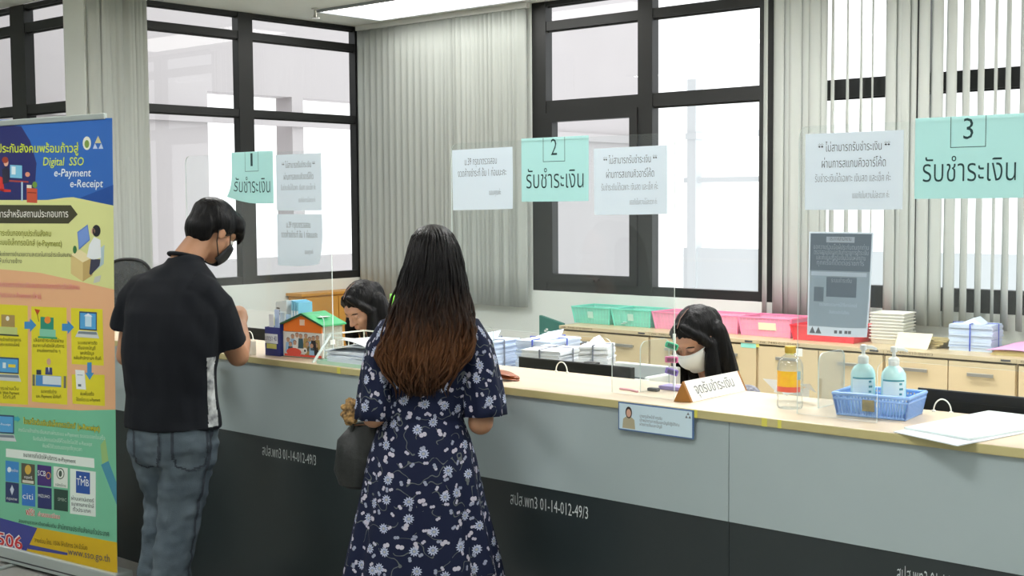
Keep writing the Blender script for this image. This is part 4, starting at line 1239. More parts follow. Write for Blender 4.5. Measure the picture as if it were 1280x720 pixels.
def eyes(T, parent, s=1.0):
    for sx in (-1, 1):
        g = MB(); g.ell(T @ Vector((sx * .031, .074, .0)), (.0125, .0125, .0095)); o = g.build('eye', eye_w, parent, smooth=True, local=True)
        g = MB(); g.ell(T @ Vector((sx * .031, .0815, -.002)), (.0058, .0058, .0058)); g.build('iris', eye_d, o, smooth=True, local=True)
        g = MB(); g.tube([T @ Vector((sx * .014, .09, .019)), T @ Vector((sx * .03, .09, .024)), T @ Vector((sx * .05, .078, .019))], [.0024, .0034, .002], 8, cap_round=True)
        g.build('eyebrow', eye_d, parent, smooth=True, local=True)
def hand(mb, wrist, d, palm_n, L=.17, curl=.6, side=1, thumb=.5):
    """Palm and five separate fingers. d = pointing direction, palm_n = direction the palm faces, side = which side the thumb leaves."""
    d = Vector(d).normalized(); n = Vector(palm_n); n = (n - d * n.dot(d)).normalized(); s = d.cross(n) * side
    k = L / .17
    w = Vector(wrist)
    mb.tube([w - d * .02, w + d * .02, w + d * .055 * k, w + d * .085 * k], [.024 * k, .028 * k, .036 * k, .035 * k], 14, cap_round=True, flat=1)
    for i, (off, ln, r) in enumerate(((.027, .066, .0088), (.0095, .075, .0092), (-.009, .069, .0088), (-.0265, .054, .0078))):
        b = w + d * .082 * k + s * off * k
        pts = [b - d * .03 * k, b]; a = 0; p = b
        for q, f in enumerate((.45, .32, .23)):
            a += curl * (.75, 1.0, .7)[q]
            p = p + (d * math.cos(a) + n * math.sin(a)) * (ln * f * k) ; pts.append(p)
        mb.tube(pts, [r * k, r * 1.05 * k, r * k, r * .92 * k, r * .75 * k], 10, cap_round=True)
    b = w + d * .025 * k + s * .026 * k
    t1 = b + (s * .7 + d * .65 + n * .25) * .036 * k; t2 = t1 + (s * .3 + d * .8 + n * thumb) * .03 * k; t3 = t2 + (d * .8 + n * thumb - s * .1) * .024 * k
    mb.tube([w + d * .01, b, t1, t2, t3], [.016 * k, .0135 * k, .0115 * k, .0105 * k, .008 * k], 10, cap_round=True)
def displace(me, fn):
    """Move every vertex along its normal by fn(co)."""
    co = [v.co.copy() for v in me.vertices]; nn = [v.normal.copy() for v in me.vertices]
    flat = []
    for p, n in zip(co, nn): flat.extend(p + n * fn(p))
    me.vertices.foreach_set('co', flat); me.update()
def wrinkle(me, amp, fr, seed=0.0, zsq=1.0):
    def f(p):
        q = noise.noise(Vector((p.x * fr, p.y * fr, p.z * fr * zsq)) + Vector((seed, seed * 2, 3)))
        q2 = noise.noise(Vector((p.x * fr * 2.3 + p.z * fr * .9, p.y * fr * 2.3, p.z * fr * zsq * 2.1 - p.x * fr)) + Vector((seed + 9, 1, 3)))
        return amp * (q + .55 * q2)
    displace(me, f)
def strands(me, c, amp, fr, fz):
    displace(me, lambda v: amp * noise.noise(Vector(((v.x - c.x) * fr, (v.y - c.y) * fr, (v.z - c.z) * fz))))
def clothmat(name, rgb, rough=.85, bump=.15, sc=350, **k):
    return mat(name, rgb, rough, bump=bump, bscale=sc, spec=.25, **k)

# ---- the man at window 1
MAN = thing('person', 'man in black t-shirt and grey blue jeans standing at the counter with his back turned', 'person', (-4.31, -.42, 0), math.atan2(.8297, .5582))
tf = Vector((.5, .866, 0)).normalized(); tr = Vector((tf.y, -tf.x, 0))
hf = Vector((.66, .44, -.60)).normalized()
HB_ = basis(hf)
hc = Vector((.168, .13, 1.578))
g = MB()
T = head(g, hc, HB_, 1.02)
g.tube([(.03, .05, 1.40), (.055, .065, 1.46), (.105, .095, 1.525), hc + Vector((-.01, -.005, -.0))], [.068, .06, .056, .055], 18, cap_round=True)
def torso(mb, rows, rt, fw, grow=0.0, n=30):
    mb.ring_loft([ringpts((cx, cy, z), rt, fw, a + grow, b + grow, n) for z, cx, cy, a, b in rows])
MT = [(.80, -.005, 0, .165, .11), (.95, 0, 0, .155, .108), (1.10, -.008, .0, .168, .112), (1.25, .002, .01, .186, .115), (1.34, .012, .025, .185, .105), (1.40, .022, .04, .15, .085), (1.445, .04, .055, .08, .066)]
torso(g, MT, tr, tf)
ELB, WRI = Vector((.252, .04, 1.085)), Vector((.274, .27, 1.185))
g.tube([(.13, -.045, 1.33), (.172, -.035, 1.25), ELB], [.05, .05, .045], 16, cap_round=True)
g.tube([ELB, (ELB + WRI) / 2 + Vector((.004, 0, -.004)), WRI], [.044, .042, .029], 16, cap_round=True)
hand(g, WRI, (-.02, .85, .42), (-.8, .1, -.3), .18, .75, -1)
EL2, WR2 = Vector((-.178, .17, 1.085)), Vector((.02, .36, 1.09))
g.tube([(-.115, .095, 1.33), (-.15, .13, 1.22), EL2], [.05, .048, .043], 16, cap_round=True)
g.tube([EL2, (EL2 + WR2) / 2, WR2], [.042, .039, .028], 16, cap_round=True)
hand(g, WR2, (.8, .6, -.02), (.1, .0, -1), .18, .35, 1)
HIPR, KNR, ANR = Vector((.062, -.03, .80)), Vector((.012, -.01, .475)), Vector((-.05, -.02, .085))
HIPL, KNL, ANL = Vector((-.075, .06, .80)), Vector((-.035, .13, .49)), Vector((-.105, .12, .085))
for h, k, a in ((HIPR, KNR, ANR), (HIPL, KNL, ANL)):
    g.tube([h, k, (k + a) / 2 + Vector((0, -.012, .02)), a], [.082, .056, .054, .038], 16, cap_round=True)
    g.tube([a + Vector((0, -.03, -.04)), a + Vector((.07, .12, -.055))], [.034, .03], 12, cap_round=True)
me = fuse(g, .005, 3)
body = skin_obj('body', me, skin_m, MAN)
eyes(T, MAN)
# shirt
shirt_m = clothmat('black t-shirt cotton', (14, 18, 25), .8, .12, 420, var=.08, scale=6)
g = MB()
MS = [(.818, -.006, -.002, .192, .134), (.86, -.006, 0, .189, .132), (.95, -.004, 0, .18, .128), (1.05, -.008, 0, .186, .13), (1.16, -.004, .002, .198, .132), (1.27, .006, .012, .206, .128), (1.345, .014, .028, .198, .115), (1.40, .024, .042, .165, .10), (1.435, .036, .054, .118, .086), (1.462, .048, .064, .08, .076), (1.485, .056, .07, .068, .068)]
torso(g, MS, tr, tf)
g.tube([(.08, -.03, 1.362), (.125, -.045, 1.34), (.165, -.04, 1.29), (.185, -.025, 1.22), (.208, .0, 1.135)], [.075, .08, .08, .078, .08], 22)
g.tube([(-.06, .075, 1.362), (-.105, .10, 1.345), (-.14, .125, 1.30), (-.152, .14, 1.25), (-.162, .155, 1.195)], [.072, .078, .078, .078, .08], 22)
me = fuse(g, .006, 6)
wrinkle(me, .014, 6.5, 4.0, .5)
shirt = skin_obj('t_shirt', me, shirt_m, MAN)
side = patch(me, lambda c, n: .83 < c.z < 1.10 and c.x > .125 and n.x > .15 and abs((c - Vector((.0, 0, 0))).dot(tf) + .035) < .028, .0022)
if side.f: side.build('side_stripe', mat('marbled white print', (206, 210, 210), .7, rgb2=(86, 90, 94), scale=26), shirt, smooth=True, local=True, recalc=False)
g = MB()
n_ = 40
cc = Vector((.058, .071, 1.482)); cup = Vector((.22, .16, 1)).normalized(); c1 = cup.cross(Vector((0, 1, 0))).normalized(); c2 = cup.cross(c1)
g.tube([cc + c1 * .065 * math.cos(2 * PI * k / n_) + c2 * .063 * math.sin(2 * PI * k / n_) for k in range(n_ + 1)], .0085, 8)
g.build('collar', shirt_m, shirt, smooth=True, local=True)
# jeans
jean_m = mat('grey blue denim', (94, 106, 114), .85, bump=.25, bscale=260, spec=.2, rgb2=(66, 78, 88), scale=7)
jean_d = mat('denim seam', (46, 54, 64), .85)
g = MB()
g.ring_loft([ringpts((cx, cy, z), tr, tf, a, b, 30) for z, cx, cy, a, b in ((.90, -.008, 0, .166, .116), (.82, -.008, .0, .178, .124), (.74, -.006, .005, .18, .13), (.68, -.005, .012, .165, .115))])
for h, k, a in ((HIPR, KNR, ANR), (HIPL, KNL, ANL)):
    g.tube([h + Vector((0, 0, -.02)), h.lerp(k, .45), k, k.lerp(a, .5) + Vector((0, -.012, 0)), a + Vector((0, 0, -.02))], [.112, .104, .088, .08, .07], 22)
me = fuse(g, .006, 5)
wrinkle(me, .011, 9, 2.0, 1.6)
jeans = skin_obj('jeans', me, jean_m, MAN)
def pocket_test(cu, cz, w, h):
    def f(c, n):
        u = c.x - cu; z = c.z - cz
        return n.y < -.1 and c.y < .02 and abs(u) < w * (1 - .12 * (z < -h * .4)) and -h + .35 * abs(u) < z < h
    return f
for cu, nm in ((.055, 1), (-.105, 0)):
    pk_ = patch(me, pocket_test(cu, .745, .068 if nm else .05, .085), .003)
    if pk_.f:
        po = pk_.build('back_pocket', jean_m, jeans, smooth=True, local=True, recalc=False)
        f1 = pocket_test(cu, .745, .068 if nm else .05, .085); f2 = pocket_test(cu, .745, .060 if nm else .042, .077)
        st = patch(me, lambda c, n: f1(c, n) and not f2(c, n), .0042)
        if st.f: st.build('pocket_stitching', jean_d, po, smooth=True, local=True, recalc=False)
sm = patch(me, lambda c, n: n.x > .1 and c.x > .0 and abs((c - Vector((.0, 0, 0))).dot(tf) - (-.03 + .02 * (c.z - .5))) < .007 and c.z < .82, .0025)
if sm.f: sm.build('side_seam', jean_d, jeans, smooth=True, local=True, recalc=False)
# shoes
shoe_m = mat('dark shoe', (40, 40, 44), .6); sole_m = mat('pale sole', (210, 208, 200), .6)
for a in (ANR, ANL):
    g = MB()
    f = Vector((.5, .86, 0)); r_ = Vector((.86, -.5, 0)); b0 = Vector((a.x, a.y, 0))
    rows = ((-.075, .034, .085, .04), (-.03, .042, .095, .045), (.04, .044, .075, .042), (.11, .047, .055, .033), (.17, .042, .045, .028), (.2, .02, .03, .018))
    g.ring_loft([[b0 + f * t + r_ * (w_ * math.cos(2 * PI * k / 16)) + Vector((0, 0, .018 + h_ / 2 + h_ / 2 * math.sin(2 * PI * k / 16))) for k in range(16)] for t, w_, h_, _ in rows])
    o = g.build('shoe', shoe_m, MAN, smooth=True, local=True)
    g = MB(); g.ring_loft([[b0 + f * t + r_ * (s_ * (w_ + .004)) + Vector((0, 0, z)) for s_, z in ((-1, .001), (1, .001), (1, .022), (-1, .022))] for t, w_, h_, _ in rows])
    g.build('sole', sole_m, o, local=True)
# hair
hm = hairmat('black hair', (11, 11, 13))
def hair_shell(T, items, s=1.0, voxel=.005, sm=4):
    g = MB(); B3 = T.to_3x3().normalized().to_4x4()
    for it in items:
        if it[0] == 'e': g.ell(T @ Vector(it[1]), it[2], B3, 20, 14)
        else: g.tube([T @ Vector(p) for p in it[1]], it[2], 14, cap_round=True)
    return fuse(g, voxel, sm)
me = hair_shell(T, [('e', (0, -.022, .045), (.089, .104, .084)), ('e', (0, -.062, -.004), (.08, .055, .078)), ('e', (0, .04, .075), (.078, .066, .048)), ('e', (.068, -.02, .03), (.026, .062, .046)), ('e', (-.068, -.02, .03), (.026, .062, .046)),
                    ('e', (.0, .075, .058), (.068, .036, .036)), ('e', (0, -.052, -.04), (.07, .044, .05)), ('t', [(-.06, .06, .06), (-.03, .102, .038), (-.02, .104, .02)], [.024, .016, .006]), ('t', [(.06, .06, .06), (.035, .102, .036), (.03, .106, .016)], [.024, .016, .006])], 1, .005, 10)
strands(me, hc, .003, 60, 9)
skin_obj('hair', me, hm, MAN)
# mask
mk = mat('black face mask', (24, 25, 28), .7)
g = MB()
rows = []
for j in range(7):
    z = -.018 - .085 * j / 6
    bul = .012 * math.sin(PI * j / 6)
    rows.append([T @ Vector((.068 * math.sin(a) * (1 - .15 * j / 6), (.04 + (.068 + bul) * math.cos(a)) - .02 * (j / 6), z)) for a in [-1.35 + 2.7 * k / 14 for k in range(15)]])
g.ring_loft(rows, caps=False, closed=False)
fm = g.build('face_mask', mk, MAN, smooth=True, local=True, recalc=False, solid=.003)
g = MB()
for sx in (-1, 1):
    g.tube([T @ Vector((sx * .066, .055, -.02)), T @ Vector((sx * .083, .02, .012)), T @ Vector((sx * .086, -.018, .02)), T @ Vector((sx * .083, -.03, -.015)), T @ Vector((sx * .075, -.008, -.05)), T @ Vector((sx * .058, .045, -.09))], .0022, 6)
g.build('ear_loop', mk, fm, smooth=True, local=True)

# ---- the woman in the flower dress
WOM = thing('person', 'woman with long brown tipped hair in a navy flower dress seen from behind', 'person', (-2.94, -.38, 0), PI / 4)
wf = Vector((.12, .99, 0)).normalized(); wr_ = Vector((wf.y, -wf.x, 0))
wc_ = Vector((.02, .035, 1.495))
g = MB()
TW = head(g, wc_, basis((.12, .95, -.22)), .98)
g.tube([(.015, .03, 1.30), (.016, .028, 1.37), wc_ + Vector((0, -.01, -.03))], [.052, .045, .047], 16, cap_round=True)
WT = [(.80, -.022, .03, .15, .105), (.97, -.02, .03, .118, .082), (1.10, -.008, .03, .128, .09), (1.22, .0, .03, .14, .088), (1.29, .005, .03, .138, .07), (1.335, .012, .03, .07, .05)]
torso(g, WT, wr_, wf)
WE, WW = Vector((.168, .0, .975)), Vector((.19, .2, 1.045))
g.tube([(.125, .025, 1.265), (.15, .01, 1.13), WE], [.045, .042, .038], 16, cap_round=True)
g.tube([WE, WE.lerp(WW, .4) + Vector((.002, 0, -.006)), WW], [.042, .038, .025], 16, cap_round=True)
hand(g, WW, (.1, .97, .12), (-.3, .1, -1), .16, .4, 1)
WE2, WW2 = Vector((-.178, .0, 1.0)), Vector((-.19, .21, 1.03))
g.tube([(-.115, .03, 1.265), (-.15, .015, 1.13), WE2], [.045, .042, .036], 16, cap_round=True)
g.tube([WE2, WE2.lerp(WW2, .5), WW2], [.038, .035, .024], 16, cap_round=True)
hand(g, WW2, (.25, .95, .1), (.5, .1, -.8), .16, .7, -1)
for sx in (-1, 1):
    g.tube([(-.02 + sx * .075, .03, .78), (-.02 + sx * .075, .03, .45), (-.02 + sx * .075, .01, .28), (-.02 + sx * .075, .03, .075)], [.08, .052, .048, .034], 14, cap_round=True)
    g.tube([(-.02 + sx * .075, .0, .04), (-.02 + sx * .078, .15, .028)], [.03, .026], 12, cap_round=True)
me = fuse(g, .005, 3)
skin_obj('body', me, skin_m, WOM)
eyes(TW, WOM)
# flower dress material
def flower_mat():
    m = bpy.data.materials.new('navy flower print'); m.use_nodes = True
    nt = m.node_tree; b = nt.nodes['Principled BSDF']; L = nt.links
    b.inputs['Roughness'].default_value = .8; b.inputs['Specular IOR Level'].default_value = .2
    def M(op, a, b_=None, c=None):
        n = nt.nodes.new('ShaderNodeMath'); n.operation = op
        for i, x in enumerate((a, b_, c)):
            if x is None: continue
            if isinstance(x, (int, float)): n.inputs[i].default_value = x
            else: L.new(x, n.inputs[i])
        return n.outputs[0]
    uv = nt.nodes.new('ShaderNodeTexCoord').outputs['UV']
    def cells(scale, rnd, shift=0.0):
        mp = nt.nodes.new('ShaderNodeMapping'); mp.inputs['Scale'].default_value = (scale, scale, 1); mp.inputs['Location'].default_value = (shift, shift * .7, 0)
        L.new(uv, mp.inputs[0])
        v = nt.nodes.new('ShaderNodeTexVoronoi'); v.voronoi_dimensions = '2D'; v.inputs['Scale'].default_value = 1; v.inputs['Randomness'].default_value = rnd
        L.new(mp.outputs[0], v.inputs['Vector'])
        sb = nt.nodes.new('ShaderNodeVectorMath'); sb.operation = 'SUBTRACT'
        L.new(mp.outputs[0], sb.inputs[0]); L.new(v.outputs['Position'], sb.inputs[1])
        sp_ = nt.nodes.new('ShaderNodeSeparateXYZ'); L.new(sb.outputs[0], sp_.inputs[0])
        cs = nt.nodes.new('ShaderNodeSeparateColor'); L.new(v.outputs['Color'], cs.inputs[0])
        ang = M('ARCTAN2', sp_.outputs[1], sp_.outputs[0])
        return v.outputs['Distance'], ang, cs.outputs[0], cs.outputs[1]
    col = lin((22, 29, 54))
    def over(prev, fac, rgb):
        mx = nt.nodes.new('ShaderNodeMix'); mx.data_type = 'RGBA'
        L.new(fac, mx.inputs['Factor'])
        if isinstance(prev, tuple): mx.inputs['A'].default_value = prev
        else: L.new(prev, mx.inputs['A'])
        mx.inputs['B'].default_value = lin(rgb)
        return mx.outputs['Result']
    # vines
    nz = nt.nodes.new('ShaderNodeTexNoise'); nz.noise_dimensions = '2D'; nz.inputs['Scale'].default_value = 15; nz.inputs['Detail'].default_value = 1.0
    L.new(uv, nz.inputs['Vector'])
    n2 = nt.nodes.new('ShaderNodeTexNoise'); n2.noise_dimensions = '2D'; n2.inputs['Scale'].default_value = 17; L.new(uv, n2.inputs['Vector'])
    vine = M('MULTIPLY', M('LESS_THAN', M('ABSOLUTE', M('SUBTRACT', nz.outputs['Fac'], .5)), .011), M('GREATER_THAN', n2.outputs['Fac'], .47))
    c = over(col, vine, (92, 98, 100))
    # buds and leaves
    for sc, sh, rad, rgb in ((25, .3, .19, (176, 174, 190)), (21, 5.1, .17, (142, 148, 168)), (15, 9.2, .17, (184, 180, 194))):
        d, a, r1, r2 = cells(sc, .95, sh)
        pet = M('MULTIPLY_ADD', M('ABSOLUTE', M('COSINE', M('ADD', a, M('MULTIPLY', r1, 6.28)))), .62, .38)
        f = M('MULTIPLY', M('LESS_THAN', d, M('MULTIPLY', pet, rad)), M('GREATER_THAN', r2, .42))
        c = over(c, f, rgb)
    # daisies
    d, a, r1, r2 = cells(13.5, .78, 2.0)
    on = M('GREATER_THAN', r2, .22)
    pet = M('MULTIPLY_ADD', M('COSINE', M('MULTIPLY', M('ADD', a, r1), 11)), .2, .8)
    f = M('MULTIPLY', M('LESS_THAN', d, M('MULTIPLY', pet, .215)), on)
    c = over(c, f, (172, 180, 204))
    f = M('MULTIPLY', M('LESS_THAN', d, .10), on)
    c = over(c, f, (120, 132, 160))
    f = M('MULTIPLY', M('LESS_THAN', d, .06), on)
    c = over(c, f, (160, 162, 160))
    L.new(c, b.inputs['Base Color'])
    return m
fl_m = flower_mat()
g = MB()
WD = [(1.335, .013, .03, .075, .058), (1.315, .01, .03, .115, .072), (1.285, .006, .03, .152, .088), (1.24, .003, .03, .158, .098), (1.15, -.002, .03, .15, .103), (1.06, -.012, .03, .142, .1), (1.0, -.02, .03, .136, .096), (.985, -.021, .03, .133, .094),
      (.965, -.022, .03, .14, .1), (.92, -.023, .03, .158, .118), (.86, -.024, .03, .176, .135), (.79, -.024, .03, .189, .15), (.70, -.024, .03, .207, .166), (.62, -.023, .03, .226, .18), (.54, -.022, .03, .244, .194), (.45, -.022, .03, .262, .208), (.36, -.022, .03, .28, .222)]
NR = 120
WDi = []
for k in range(len(WD) - 1):
    for j in range(3): WDi.append([WD[k][i] + (WD[k + 1][i] - WD[k][i]) * j / 3 for i in range(5)])
WDi.append(list(WD[-1]))
rows = []
for z, cx, cy, a, b_ in WDi:
    ring = []
    t_ = min(1, max(0, (.99 - z) / .5))
    u_ = min(1, max(0, (z - .99) / .06)) * min(1, max(0, (1.25 - z) / .2))
    for k in range(NR + 1):
        th = 2 * PI * k / NR
        f = 1 + (.010 + .045 * t_) * (.15 + min(1, t_ * 3)) * (math.sin(9 * th + 1.3 * math.sin(2 * th)) * .6 + math.sin(14 * th + 2.1) * .4) + .012 * u_ * math.sin(11 * th + 6 * z * math.cos(th)) + .006 * math.sin(23 * th) * (1 if .94 < z < 1.02 else 0)
        ring.append(Vector((cx, cy, z)) + wr_ * (a * f * math.cos(th)) + wf * (b_ * f * math.sin(th)))
    rows.append(ring)
base = len(g.v)
g.ring_loft(rows, caps=False, closed=False)
for j, ring in enumerate(rows):
    sc_ = 2 * PI * (WDi[j][3] + WDi[j][4]) / 2
    for k in range(NR + 1): g.uv[base + j * (NR + 1) + k] = ((k / NR - .75) * (1.0 if False else max(sc_, .85)) + 3, WDi[j][0])
def sleeve(pts, rads, seed):
    N_ = 40; rings = []
    P_ = [Vector(p) for p in pts]
    for i in range(len(P_)):
        d_ = (P_[min(i + 1, len(P_) - 1)] - P_[max(i - 1, 0)]).normalized()
        x_ = d_.cross(Vector((0, 1, 0))).normalized(); y_ = d_.cross(x_)
        t_ = i / (len(P_) - 1)
        rings.append([P_[i] + (x_ * math.cos(2 * PI * k / N_) * rads[i][0] + y_ * math.sin(2 * PI * k / N_) * rads[i][1]) * (1 + .09 * t_ * math.sin(7 * 2 * PI * k / N_ + seed)) for k in range(N_ + 1)])
    b0 = len(g.v); g.ring_loft(rings, caps=False, closed=False)
    ln = 0
    for i in range(len(P_)):
        if i: ln += (P_[i] - P_[i - 1]).length
        for k in range(N_ + 1): g.uv[b0 + i * (N_ + 1) + k] = (seed + k / N_ * .46, 2 - ln)
sleeve([(.085, .03, 1.295), (.125, .025, 1.275), (.15, .02, 1.22), (.163, .015, 1.15), (.175, .012, 1.08), (.181, .01, 1.02), (.182, .008, .995)], [(.035, .045), (.052, .065), (.06, .075), (.063, .078), (.066, .082), (.068, .085), (.068, .085)], 1.7)
sleeve([(-.075, .03, 1.295), (-.115, .025, 1.275), (-.143, .02, 1.22), (-.157, .015, 1.15), (-.166, .012, 1.08), (-.172, .01, 1.02), (-.173, .008, .99)], [(.035, .045), (.05, .065), (.056, .072), (.058, .075), (.06, .078), (.062, .08), (.062, .08)], 5.2)
dress = g.build('flower_dress', fl_m, WOM, smooth=True, local=True, recalc=False, solid=.002, sharp=0)
# long hair
wh = hairmat('long hair black to brown', (11, 9, 10), (84, 53, 31), (42, 29, 22), 1.04, 1.43)
HR = [(1.619, .02, .018, .012, .014), (1.613, .02, .016, .036, .042), (1.60, .02, .012, .056, .064), (1.575, .02, .006, .071, .086), (1.535, .021, .0, .081, .101), (1.485, .020, -.006, .093, .105), (1.44, .019, -.012, .103, .103), (1.40, .015, -.026, .110, .092), (1.35, .012, -.045, .117, .076), (1.30, .010, -.062, .123, .062),
      (1.25, .0, -.072, .130, .052), (1.21, -.008, -.078, .128, .046), (1.17, -.014, -.08, .108, .04), (1.135, -.02, -.08, .082, .032), (1.105, -.024, -.078, .055, .024), (1.085, -.026, -.076, .03, .015)]
rr = random.Random(12)
NH = 96
ph_ = [rr.uniform(-1, 1) for _ in range(NH)]
def hring(t):
    i = min(int(t), len(HR) - 2); f = t - i
    return [HR[i][k] + (HR[i + 1][k] - HR[i][k]) * f for k in range(5)]
rows = []
for j in range(57):
    z, cx, cy, a, b_ = hring((len(HR) - 1) * j / 56)
    t_ = max(0, min(1, (1.58 - z) / .4))
    ring = []
    for k in range(NH):
        th = 2 * PI * k / NH
        f = 1 + t_ * (.022 * ph_[k] + .03 * math.sin(7 * th + 9 * z) + .02 * math.sin(13 * th - 14 * z))
        if math.sin(th) > .35 and z < 1.53:                       # open at the face
            f *= max(.55, 1 - (math.sin(th) - .35) * .9)
        ring.append(Vector((cx + a * f * math.cos(th), cy + b_ * f * math.sin(th), z + .012 * t_ * ph_[(k * 7) % NH])))
    rows.append(ring)
g = MB(); g.ring_loft(rows)
for i in range(420):
    th = -PI / 2 + rr.gauss(0, .85)
    if abs(th + PI / 2) > 1.75: continue
    t0 = rr.uniform(1.1, 5) if rr.random() < .4 else rr.uniform(4, 9)
    t1 = len(HR) - 1 + rr.uniform(-4.2, .6)
    pts, n = [], 12
    w1, w2, am = rr.uniform(0, 6), rr.uniform(16, 34), rr.uniform(.003, .013)
    for k in range(n):
        tt = t0 + (t1 - t0) * k / (n - 1)
        z, cx, cy, a, b_ = hring(min(tt, len(HR) - 1.001))
        ex = max(0, tt - (len(HR) - 1))
        a = (max(a, .055) if tt > 9 else a) * 1.012 + .02 * max(0, (tt - 9) / 6) * math.sin(w1 * 3); b_ = max(b_, .02) if tt > 9 else b_
        thk = th + .05 * math.sin(w1 + tt)
        dr = .0025 - .010 * math.exp(-k * 1.1) + am * math.sin(w1 + w2 * (1.6 - z)) * min(1.6, (tt / 9) ** 2)
        pts.append(Vector((cx + (a + dr) * math.cos(thk) + am * math.cos(w1 * 2 + w2 * .8 * (1.6 - z)) * min(1.6, (tt / 9) ** 2), cy + (b_ + dr) * math.sin(thk) - .002, z - ex * .03)))
    r0 = rr.uniform(.0028, .006)
    g.tube(pts, [r0 * (.5 + .6 * math.sin(PI * min(1, .12 + .8 * k / (n - 1)))) * (1 if k < n - 1 else .25) for k in range(n)], 6)
g.build('long_hair', wh, WOM, smooth=True, local=True, sharp=0)
for sx in (-1, 1):
    g = MB(); b0 = Vector((-.02 + sx * .076, .03, 0))
    g.ring_loft([[b0 + Vector((w_ * math.cos(2 * PI * k / 16), t, .006 + h_ / 2 + h_ / 2 * math.sin(2 * PI * k / 16))) for k in range(16)] for t, w_, h_ in ((-.075, .032, .075), (-.03, .038, .08), (.05, .04, .06), (.12, .042, .045), (.165, .03, .03))])
    g.build('shoe', shoe_m, WOM, smooth=True, local=True)
g = MB(); bc = WE2.lerp(WW2, .78)
d_ = (WW2 - WE2).normalized(); x_ = d_.cross(Vector((0, 0, 1))).normalized(); y_ = d_.cross(x_)
g.tube([bc + x_ * .031 * math.cos(2 * PI * k / 24) + y_ * .031 * math.sin(2 * PI * k / 24) for k in range(25)], .005, 8)
g.build('bracelet', mat('gold metal', (206, 160, 84), .3, .9), WOM, smooth=True, local=True)

# the hand bag hanging from her left forearm
MW = Matrix.Translation(WOM.location) @ Matrix.Rotation(PI / 4, 4, 'Z')
bag_m = mat('black soft leather', (24, 28, 28), .5, var=.15, scale=10, bump=.25, bscale=70)
bl_ = MW @ Vector((-.205, .12, .745))
bag = thing('hand_bag', 'soft black hand bag hanging from the woman\'s left forearm', 'bag', bl_, PI / 4)
rows = []
for z, w_, d2, sx in ((.0, .075, .04, 0), (.012, .095, .055, -.002), (.06, .103, .062, -.006), (.12, .102, .06, -.006), (.17, .092, .048, -.004), (.205, .07, .03, -.002), (.222, .05, .02, .0)):
    ring = ringpts((sx, 0, z), (1, 0, 0), (0, 1, 0), w_, d2, 36, 3.0)
    ring = [p + Vector((.004 * math.sin(9 * p.z * 6 + p.x * 40), .006 * math.sin(p.x * 60 + p.z * 20), (.012 * math.sin(p.x * 22) if z > .15 else 0))) for p in ring]
    rows.append(ring)
g = MB(); g.ring_loft(rows); g.build('bag_body', bag_m, bag, smooth=True, local=True)
for yy in (-.018, .018):
    g = MB()
    g.tube([(-.052, yy, .17), (-.046, yy * 1.1, .215), (-.03, yy, .262), (-.0, yy * .7, .296), (.03, yy, .266), (.048, yy * 1.1, .215), (.055, yy, .17)], .0075, 8)
    g.build('handle', bag_m, bag, smooth=True, local=True)
g = MB(); g.tube([(-.05, -.02, .21), (0, -.034, .215), (.05, -.022, .21)], .003, 6); g.build('zip', mat('brown zip', (120, 84, 60), .5), bag, smooth=True, local=True)
scarf = mat('leopard print cloth', (196, 156, 96), .8, rgb2=(66, 48, 34), scale=70)
g = MB(); rr = random.Random(2)
for k in range(9):
    c = Vector((-.058 + .012 * math.sin(k * 1.9), -.03 + .008 * math.cos(k * 2.3), .222 + .0085 * k))
    g.ell(c, (.017 + .004 * math.sin(k * 2.7), .012, .012))
me = fuse(g, .004, 2); wrinkle(me, .007, 75, 1.0)
skin_obj('scarf_knot', me, scarf, bag)

